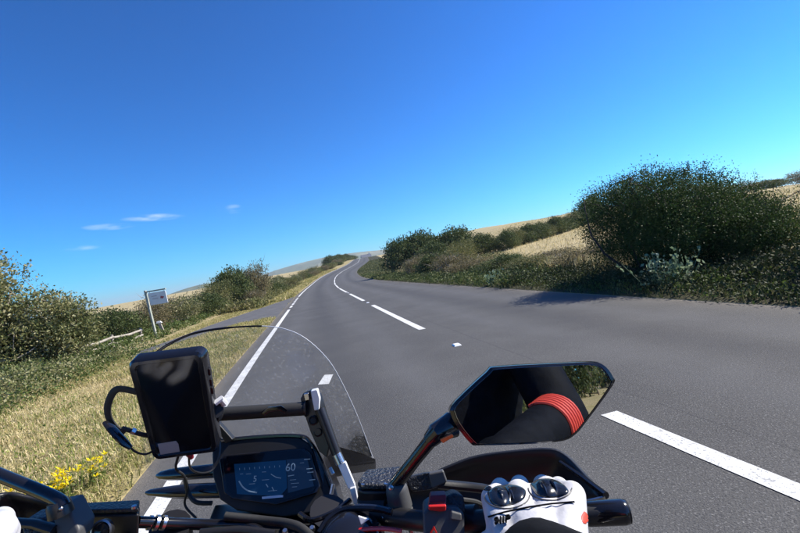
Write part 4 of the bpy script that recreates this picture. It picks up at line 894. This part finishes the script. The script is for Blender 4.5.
ks = quadbox('kill_switch', P3n((430, 496, .548), (446.5, 495, .546), (446.5, 508, .537), (428.5, 508, .539)), cf*.012, 'red_dark', sw, .0015, .95)
quadbox('kill_switch_lip', P3n((428.3, 506, .5345), (446.5, 505.5, .532), (446, 511.5, .530), (440, 512, .530), (428.5, 510.5, .532)), cf*.010, 'red', sw, .0015)
m = MB(); m.prism(P3n((434, 526.5, .5235), (429.8, 533.5, .5205), (437.2, 533.5, .5205)), cf*.002); part('hazard_triangle', m, 'red', sw)
m = MB(); m.prism([p-cf*.0006 for p in P3n((433.8, 529.3, .5225), (431.9, 532.4, .521), (435.4, 532.4, .521))], cf*.001); part('hazard_triangle_inset', m, 'grey_plastic', sw)
quadbox('switch_rocker', P3n((451, 511, .531), (462, 514, .529), (462, 522, .525), (450, 520, .526)), cf*.008, 'grey_plastic', sw, .002)
m = MB(); m.tube([cp(441, 521, .545), cp(478, 519, .527)], .0165, 18); part('throttle_tube', m, 'black')
m = MB(); m.curve(P3((462, 500, .56), (478, 503, .57), (486, 512, .58), (470, 528, .60), (430, 540, .62)), .0035, 8); part('throttle_cable', m, 'black_rubber')
# ---- hand guards
def guard(top, bot, thick, flip=False):
    T = smooth_path(top, 4); B = smooth_path(bot, 4); k = 7; rows = []
    for j in range(k):
        t = j/(k-1); rows.append([a.lerp(c_, t)+cf*.022*math.sin(math.pi*t) for a, c_ in zip(T, B)])
    if flip: rows = [[mirror_b(p) for p in r_] for r_ in rows]
    m = MB(); m.grid(rows); o = part('hand_guard', m, 'black'); q = o.modifiers.new('t', 'SOLIDIFY'); q.thickness = thick; q.offset = 0
    return o
top = P3((386, 492, .70), (420, 479, .71), (452, 465, .715), (478, 456, .715), (515, 451, .70), (550, 449, .68), (567, 456, .66), (585, 474, .615), (604, 493, .56))
bot = P3((390, 520, .69), (424, 520, .70), (455, 520, .705), (480, 520, .70), (515, 520, .69), (545, 518, .67), (562, 512, .65), (580, 504, .605), (603, 499.5, .555))
gd = guard(top, bot, .005)
m = MB(); m.tube(P3((576, 502.5, .57), (590, 500.5, .557), (605, 497, .553)), [.0016, .0022, .0018], 6); part('guard_trim', m, 'steel', gd)
m = MB(); m.tube(P3((560, 462, .655), (583, 478, .61), (606, 495.5, .553)), [.003, .004, .0045], 8); part('guard_spine', m, 'black_gloss', gd)
topl = P3((-70, 520, .53), (-40, 500, .56), (0, 494, .60), (15, 494, .605), (36, 499, .61), (62, 506, .60))
botl = P3((-70, 560, .52), (-40, 560, .55), (0, 560, .59), (15, 560, .595), (36, 560, .60), (62, 560, .59)); guard(topl, botl, .005)
# ---- left controls
lid = P3((75, 514, .555), (82, 506, .575), (140, 503, .575), (139, 512.5, .55)); lres = quadbox('clutch_reservoir', [p-cu*.002 for p in lid], -cu*.05-cf*.002, 'black', None, .003, .97)
quadbox('reservoir_lid', lid, cu*.005, 'textured_blue_black', lres, .0018, .98)
for px, py, dd in ((81, 511, .555), (134, 508, .552)):
    m = MB(); m.lathe(cp(px, py-1.5, dd), cu, [(-.002, .0032), (.001, .0032), (.0014, 0)], 10); part('lid_screw', m, 'steel', lres)
m = MB(); m.lathe(cp(102, 531, .535), -cf+cu*.35, [(-.004, .013), (.002, .013), (.003, .011), (-.001, .0095), (-.001, 0)], 24); bt_ = part('sight_glass', m, 'steel', lres)
m = MB(); m.lathe(cp(102, 531, .534), -cf+cu*.35, [(-.002, .0093), (.001, .0085), (.002, 0)], 20); part('sight_window', m, 'black_gloss', bt_)
quadbox('mirror_perch', P3((50, 508, .52), (66, 505, .52), (79, 530, .51), (76, 545, .505), (58, 545, .505)), cf*.03, 'grey_plastic', None, .003, .95)
m = MB(); m.lathe(cp(59, 506, .513), cu*.9-cr*.25, [(-.01, .0135), (.002, .0125), (.006, .0105), (.006, 0)], 18); part('stem_nut', m, 'dark_metal', ml_)
for px, py in ((52, 511), (61, 508.5)):
    m = MB(); m.ball(cp(px, py, .505), .0026); part('perch_bolt', m, 'steel')
quadbox('lever_perch', P3((20, 522, .52), (46, 517, .525), (56, 522, .52), (56, 545, .51), (24, 545, .51)), cf*.03, 'textured_blue_black', None, .003, .95)
m = MB(); m.tube(P3((56, 530, .512), (36, 524, .52), (-20, 520, .54), (-90, 528, .53)), [.007, .0065, .006, .0055], 10, flat=.8); part('clutch_lever', m, 'black')
# cables under the dash
m = MB(); m.curve(P3((138, 522, .56), (165, 523, .58), (205, 524.5, .60), (246, 526, .60), (262, 534, .58)), .0072, 12); part('brake_hose', m, 'black_gloss')
for a, c_, r_ in ((148, 151.5, .0088), (155, 158, .0095), (162, 165, .0090)):
    m = MB(); m.tube([cp(a, 522.6, .57), cp(c_, 522.8, .572)], r_, 12); part('hose_ferrule', m, 'steel')
m = MB(); m.curve(P3((225, 516, .60), (262, 520, .60), (295, 525, .58), (312, 537, .56)), .0055, 10); part('cable', m, 'black_rubber')
m = MB(); m.curve(P3((200, 533, .57), (240, 530, .575), (275, 534, .57)), .005, 10); part('cable', m, 'dark_metal')
m = MB(); m.curve(P3((300, 514, .62), (312, 520, .60), (334, 512, .60), (350, 500, .62)), .004, 8); part('cable', m, 'black_gloss')
m = MB(); m.curve(P3((356, 512, .585), (345, 516, .58), (338, 526, .57), (341, 540, .56)), .005, 8); part('brake_hose', m, 'black_rubber')
for q in ((303, 531, .57), (312, 528, .575), (285, 531, .575), (346, 531, .545), (333, 530, .55), (412, 530, .56), (384, 517, .57)):
    m = MB(); m.lathe(cp(*q), cu-cf*.5, [(-.004, .0042), (0, .0042), (.002, .003), (.002, 0)], 6); part('bolt', m, 'steel')

# ------------------------------------------------------------------ the phone in its case on the crossbar, and its wrist strap
ph = empty('phone', cp(172, 410, .575), 'black phone in a thick weatherproof case mounted left of the dashboard', 'phone')
A, B_, C_, D_ = cp(126, 361, .545), cp(203, 351.5, .55), cp(219, 452, .60), cp(153, 461, .595)
X_ = (B_-A).normalized(); hgt = ((D_-A)+(C_-B_))*.5; N_ = X_.cross(hgt).normalized(); N_ = N_ if N_.dot(CAM-A) > 0 else -N_
def pq(u, v, lift=0): return A.lerp(B_, u).lerp(D_.lerp(C_, u), v)+N_*lift
def rrect(u0, u1, v0, v1, ru, rv, lift):
    out = []
    for cx_, cy_, a0 in ((u1-ru, v0+rv, -90), (u1-ru, v1-rv, 0), (u0+ru, v1-rv, 90), (u0+ru, v0+rv, 180)):
        for k in range(6): t = R(a0+18*k); out.append(pq(cx_+math.cos(t)*ru, cy_+math.sin(t)*rv, lift))
    return out
m = MB(); rings = [rrect(.04, .96, .03, .97, .09, .07, -.022), rrect(0, 1, 0, 1, .11, .085, -.017), rrect(0, 1, 0, 1, .11, .085, -.002), rrect(.025, .975, .018, .982, .10, .075, .0015), rrect(.085, .915, .045, .955, .07, .05, .0015), rrect(.10, .90, .055, .945, .06, .045, -.0008)]
m.grid([r_+[r_[0]] for r_ in rings]); m.prism(rings[0], N_*.001); part('case', m, 'black_gloss', ph)
m = MB(); m.prism(rrect(.09, .91, .05, .95, .06, .045, -.0006), -N_*.003); part('screen', m, 'glass_black', ph, smooth=False)
m = MB(); m.prism([pq(.13, .83, -.0002), pq(.40, .825, -.0002), pq(.425, .86, -.0002), pq(.42, .94, -.0002), pq(.13, .945, -.0002)], -N_*.0003); part('sticker', m, 'sticker', ph, smooth=False)
for u, v in ((1.0, .22), (1.0, .32), (1.0, .40)):
    m = MB(); m.box(pq(u+.012, v, -.009), X_*.0015, hgt.normalized()*.005, N_*.003); part('side_button', m, 'dark_metal', ph, .0008)
m = MB(); m.tube([pq(1.0, .55, -.012), pq(1.08, .53, -.016), pq(1.10, .60, -.02)], [.004, .0045, .005], 8); part('clip', m, 'silver', ph)
m = MB(); m.tube([pq(.55, .62, -.02), pq(.65, .62, -.05), cp(214, 414.5, .69)], [.014, .011, .012], 12); part('ball_mount', m, 'black', ph)
m = MB(); m.tube([pq(1.0, .62, -.012), cp(216, 415, .68)], [.010, .011], 10); part('clamp_arm', m, 'black', ph)
st = empty('wrist_strap', cp(110, 425, .58), 'black wrist strap looped out from the left side of the phone case', 'strap')
m = MB(); m.curve([pq(.0, .34, -.01), *P3((118, 389, .57), (109, 401, .575), (108, 415, .58), (115, 427, .585), (125, 433, .59))], .0022, 7, flat=2.2, ref=cr); part('loop', m, 'black_rubber', st)
m = MB(); m.tube(P3((104.5, 422, .575), (111, 428, .572), (118, 436, .57), (125, 443, .57), (131, 448, .572)), [.0035, .006, .0062, .0058, .0035], 10, flat=.6); part('buckle', m, 'black_gloss', st)
m = MB(); m.curve([*P3((122, 428, .572), (131, 431, .578), (140, 434, .583)), pq(.02, .78, -.008)], .0030, 7); part('cord', m, 'black_rubber', st)
m = MB(); m.tube(P3((131.5, 430.5, .576), (135, 432, .578)), .0042, 8); part('ferrule', m, 'steel', st)
m = MB(); m.curve([*P3((130, 447, .572), (136, 452, .578), (146, 454, .585)), pq(.03, .93, -.01)], .0014, 6); part('thin_cord', m, 'black_rubber', st)
wc = empty('charging_cable', cp(175, 470, .62), 'thin black charging cable hanging below the phone', 'cable')
m = MB(); m.curve([pq(.35, 1.0, -.012), *P3((176, 468, .615), (184, 476, .63), (187, 490, .66), (185, 505, .67), (196, 518, .66))], .0018, 7); part('lead', m, 'black_rubber', wc)
m = MB(); m.curve([pq(.5, 1.0, -.012), *P3((190, 467, .62), (200, 473, .64), (212, 470, .66), (219, 457, .67), (220, 440, .68), (216, 424, .68))], .0016, 7); part('lead', m, 'dark_metal', wc)
m = MB(); m.tube([pq(.45, .97, -.012), pq(.48, 1.05, -.014), pq(.5, 1.1, -.014)], [.0055, .005, .003], 8); part('plug', m, 'red_dark', wc)

# ------------------------------------------------------------------ the rider
def hand_frame(right):                                          # grip axis from thumb side to little finger, forward, up
    if right: return lambda p: p
    return mirror_b
def glove(par, flip):
    T = mirror_b if flip else (lambda p: Vector(p))
    K = P3((494, 499, .472), (519, 493, .482), (548, 490, .478), (572, 495, .464)); W = cp(541, 562, .395); m = MB()
    wdir = (K[3]-K[0]).normalized(); back = (W-K[1]).normalized()
    for i, k in enumerate(K):                                   # back of the hand
        capsule(m, k, W.lerp(k, .25)+wdir*(i-1.5)*.010, .0145, .021)
        capsule(m, k-cu*.012, W.lerp(k, .25)+wdir*(i-1.5)*.008-cu*.012, .012, .018)
    capsule(m, W.lerp(K[1], .3), W+back*.03, .030, .033)
    for i in range(3): capsule(m, K[i].lerp(K[i+1], .5)-cu*.004, K[i].lerp(K[i+1], .5)+back*.03, .0125, .0125)
    # fingers curled over the grip
    g0 = cp(452, 522, .530); gd_ = (cp(628, 511.5, .497)-g0).normalized()
    def axis_pt(p): return g0+gd_*(p-g0).dot(gd_)
    for i, k in enumerate(K):
        sc_ = (1.0, 1.06, 1.0, .86)[i]; a = axis_pt(k)-gd_*.004*(i-1.5); r_ = .0108*(1 if i < 3 else .92)
        p1 = a+cf*.018+cu*.027*sc_; p2 = a+cf*.034+cu*.008; p3 = a+cf*.021-cu*.024; p4 = a-cf*.004-cu*.029
        capsule(m, k, p1, .0125, r_*1.08); capsule(m, p1, p2, r_*1.06, r_); capsule(m, p2, p3, r_, r_*.95)
        if i != 1: capsule(m, p3, p4, r_*.95, r_*.85)
        else: capsule(m, p3, p3.lerp(p4, .9), r_*.95, r_*.85)
        m.ball(p1+cu*.001, .0118)
    # thumb leaves the inner side of the palm and lies along the underside of the grip
    t0 = W.lerp(K[0], .35)-wdir*.022-cu*.006; t1 = axis_pt(K[0])-gd_*.022-cf*.030-cu*.012; t2 = t1-gd_*.004+cf*.026-cu*.016; t3 = t2+cf*.020+gd_*.006+cu*.002
    capsule(m, t0, t1, .017, .0135); capsule(m, t1, t2, .0132, .0115); capsule(m, t2, t3, .0115, .0095)
    if flip:
        m.v = [tuple(mirror_b(Vector(v))) for v in m.v]; m.f = [tuple(reversed(f)) for f in m.f]
    me = remeshed('glove', m, .0021, 4)
    o = link('glove', me, M['white_leather'], par, angle=None)
    return o, K, W, wdir, back
RD = b(-.02, -.62, -.92); rider = None
# body: one surface from seat to neck, arms to the wrists, legs to the pegs
hip = b(.0, -.70, -.22); chest = cl(-.03, .02, -.21); neck = cl(-.03, .25, -.20); head = cl(-.03, .40, -.16)
shR, shL = cl(.165, .105, -.20), cl(-.225, .105, -.17); elR, elL = cl(.285, -.215, .055), cl(-.475, -.20, .0)
wrR = cp(541, 570, .385); wrL = mirror_b(wrR)
kneeR, kneeL = b(.27, -.22, -.36), b(-.27, -.22, -.36); anR, anL = b(.25, -.52, -.80), b(-.25, -.52, -.80)
def body_blobs(gr):
    m = MB(); sp_ = smooth_path([hip, hip.lerp(chest, .45)-cf*.03, chest, chest.lerp(neck, .6)], 7)
    for i, p in enumerate(sp_):
        t = i/(len(sp_)-1); wdt = .215+.03*math.sin(t*3.0)-.07*max(0, t-.72)/.28; dp = .115+.012*math.sin(t*3.1)-.03*max(0, t-.7)/.3
        m.ball(p, cr*(wdt+gr), cu*(.10+gr), cf*(dp+gr), 20, 12)
    for a, c_, r1, r2 in ((shR, elR, .070, .058), (shL, elL, .070, .058), (elR, wrR, .057, .031), (elL, wrL, .057, .031)): capsule(m, a, c_, r1+gr, r2+gr)
    for s_ in (shR, shL): capsule(m, s_, chest+cu*.10, .068+gr, .09+gr)
    return m
m = body_blobs(-.004); capsule(m, neck-cu*.06, head, .058, .056); m.ball(head+cu*.02, cr*.076, cu*.112, cf*.094, 20, 14); m.ball(head+cf*.095-cu*.01, .014)
for h_, k_, a_ in ((hip+BR*.09, kneeR, anR), (hip-BR*.09, kneeL, anL)):
    capsule(m, h_, k_, .088, .060); capsule(m, k_, a_, .058, .040); capsule(m, a_, a_+BF*.17-BU*.04, .036, .032)
for q in (wrR, wrL): m.ball(q, .034)
rider = link('person', remeshed('person', m, .013, 5), M['skin'], None, angle=None)
tag(rider, 'rider in black jacket with red shoulder ribs and white gloves on the handlebar', 'person')
jk = link('jacket', remeshed('jacket', body_blobs(.012), .011, 4), M['cloth'], rider, angle=None)
m = MB()
for h_, k_, a_ in ((hip+BR*.09, kneeR, anR), (hip-BR*.09, kneeL, anL)): capsule(m, h_, k_, .100, .072); capsule(m, k_, a_, .070, .056)
link('trousers', remeshed('trousers', m, .014, 4), M['cloth'], rider, angle=None)
for a_ in (anR, anL):
    m = MB(); capsule(m, a_+BU*.10, a_, .060, .052); capsule(m, a_-BF*.04-BU*.03, a_+BF*.17-BU*.05, .046, .042); link('boot', remeshed('boot', m, .009, 4), M['black'], rider, angle=None)
m = MB(); m.ball(head+cu*.02, cr*.125, cu*.145, cf*.155, 32, 20); m.ball(head+cf*.085-cu*.07, cr*.085, cu*.065, cf*.085, 24, 14); hm = link('helmet', remeshed('helmet', m, .008, 3), M['black_gloss'], rider, angle=None)
rows = []
for v_ in (-.03, 0, .03, .06, .085): rows.append([head+cu*(.02+v_)+cr*math.sin(R(a))*.131*math.sqrt(1-(v_/.15)**2)+cf*math.cos(R(a))*.161*math.sqrt(1-(v_/.15)**2) for a in range(-70, 71, 10)])
m = MB(); m.grid(rows); vz = m.build('visor', M['glass_black'], hm); q = vz.modifiers.new('t', 'SOLIDIFY'); q.thickness = .003
# red accordion ribs over the right (and left) shoulder and a red collar loop
def bvh_of(o): 
    me = o.data; return BVHTree.FromPolygons([v.co.copy() for v in me.vertices], [p.vertices[:] for p in me.polygons])
jb = bvh_of(jk)
for s_, e_, side in ((shR, elR, 1), (shL, elL, -1)):
    ax = ((wrR if side > 0 else wrL)-e_).normalized(); out = (cu*.8+cr*side*.45+cf*.3); out = (out-ax*out.dot(ax)).normalized(); tn = ax.cross(out)
    for k in range(6):
        pts = []
        for j in range(-6, 7):
            t = R(j*11.0); d = out*math.cos(t)+tn*math.sin(t); o_ = e_+ax*(.062+k*.0150); hit = jb.ray_cast(o_+d*.25, -d)
            if hit[0] is not None: pts.append(hit[0]+d*.002)
        if len(pts) > 4: m = MB(); m.tube(pts, .0058, 7, flat=.8); m.build('red_rib', M['stripe'], jk)
m = MB(); pts = []
for j in range(0, 360, 20):
    d = cr*math.cos(R(j))*.032+cu*math.sin(R(j))*.026; o_ = cl(.13, -.02, 0)+d; hit = jb.ray_cast(o_+cf*.2, -cf)
    if hit[0] is not None: pts.append(hit[0]+cf*.003)
if len(pts) > 8: m.tube(pts+[pts[0]], .0045, 7); m.build('strap_loop', M['stripe'], jk)
# gloves
gR, K, W, wd_, bk_ = glove(rider, False); gL = glove(rider, True)[0]
kl = mirror_b(K[0]); dl = (kl-CAM).dot(cf); sh_l = cp(-3, 531, dl)-kl; print('left hand shift', sh_l)
for v in gL.data.vertices: v.co += sh_l
gb = bvh_of(gR)
def on_glove(px, py, lift=.0008):
    d = (cp(px, py, 1)-CAM).normalized(); h = gb.ray_cast(CAM, d)
    return (h[0]-d*lift*.3+h[1]*lift) if h[0] is not None else gb.find_nearest(cp(px, py, .48))[0]
def shell(nm, pts, mt, th, par, dome=0):                        # a moulded piece lying on the glove
    n = len(pts); cx_ = sum(p[0] for p in pts)/n; cy_ = sum(p[1] for p in pts)/n; rows = []
    pp = smooth_path([(x, y, 0) for x, y in pts+[pts[0]]], 4)
    for k in (.03, .35, .65, .88, .97, 1.0):
        lf = th*(math.sqrt(max(0, 1-k**3))) + dome*(1-k*k)
        rows.append([on_glove(cx_+(p.x-cx_)*k, cy_+(p.y-cy_)*k, lf-.0006*(k == 1.0)) for p in pp])
    m = MB(); m.grid(rows); return m.build(nm, M[mt], par, angle=60)
kg = shell('knuckle_guard', [(487, 493), (494, 487), (507, 484.5), (519, 486), (526, 491), (524, 499), (514, 504.5), (501, 507), (491, 503)], 'carbon', .0026, gR, .0016)
kg2 = shell('knuckle_guard', [(530, 484), (538, 479.5), (552, 479), (563, 484), (569, 491), (564, 496), (550, 498), (538, 496), (533, 491)], 'carbon', .0026, gR, .0016)
for a, c_ in (((498, 491), (503, 503)), ((505, 488), (509, 503)), ((511, 488), (515, 501)), ((541, 483), (547, 496)), ((549, 482), (556, 495))):
    m = MB(); m.tube([on_glove(a[0]+(c_[0]-a[0])*t, a[1]+(c_[1]-a[1])*t, .0052*math.sin(math.pi*(.15+.7*t))) for t in (0, .25, .5, .75, 1)], [.0006, .0015, .0018, .0015, .0006], 6); m.build('guard_rib', M['black_gloss'], kg)
for cx_, cy_, rx_, ry_ in ((507, 495.5, 22.5, 13.5), (550, 488.5, 22, 12)):
    m = MB(); m.tube([on_glove(cx_+math.cos(R(a))*rx_, cy_+math.sin(R(a))*ry_, .0006) for a in range(0, 181, 12)], .0007, 5); m.build('stitching', M['grey_plastic'], gR)
m = MB(); m.tube([on_glove(x, y, .0017) for x, y in ((481, 520), (490, 517.5), (505, 513.5), (530, 508.5), (552, 505), (574, 503))], .0009, 5); m.build('seam', M['cloth'], gR)
shell('vent', [(483, 490), (486, 486.5), (490, 486), (492, 488.5), (489, 491)], 'black_gloss', .0012, gR)
shell('red_patch', [(584, 511), (589, 515), (592, 522), (584, 524), (581, 517)], 'stripe', .001, gR)
o_ = on_glove(503, 522.5, .003); e1 = on_glove(513, 520.5, 0)-on_glove(493, 524.5, 0); e2 = on_glove(504, 517, 0)-on_glove(502, 528, 0)
text_obj('glove_lettering', '9IIP', .0115, o_, e1, e2, M['cloth'], gR, .0012)
# black jacket cuff closing over the glove
for (W_, fl) in ((W, False), (W, True)):
    a = W.lerp((K[1]+K[2])/2, .04)-cu*.012; e = W+bk_*.05; d = (e-a).normalized(); m = MB()
    up_ = (cu-d*cu.dot(d)).normalized(); sd2 = d.cross(up_); rows = []
    for t, k in ((.02, .93), (0, 1.0), (.004, 1.04), (.02, 1.05), (.05, 1.0), (.11, 1.08)):
        rows.append([a+d*t+(sd2*math.cos(R(j))*.046+up_*math.sin(R(j))*.037)*k for j in range(0, 361, 15)])
    if fl: rows = [[mirror_b(p) for p in r_] for r_ in rows]
    m.grid(rows); cf_ = m.build('cuff', M['cloth'], rider); q = cf_.modifiers.new('t', 'SOLIDIFY'); q.thickness = .003

# ------------------------------------------------------------------ thin sea air
m = MB(); m.box((0, 3100, 30), (6900, 0, 0), (0, 4200, 0), (0, 0, 110)); hz_ = bpy.data.materials.new('sea_air'); hz_.use_nodes = True; t = hz_.node_tree; t.nodes.clear()
o_ = t.nodes.new('ShaderNodeOutputMaterial'); pv = t.nodes.new('ShaderNodeVolumePrincipled'); pv.inputs['Color'].default_value = (.86, .93, 1, 1); pv.inputs['Density'].default_value = .00022; pv.inputs['Anisotropy'].default_value = .2
t.links.new(pv.outputs[0], o_.inputs['Volume']); hz = m.build('haze', hz_, smooth=False); tag(hz, kind='stuff')
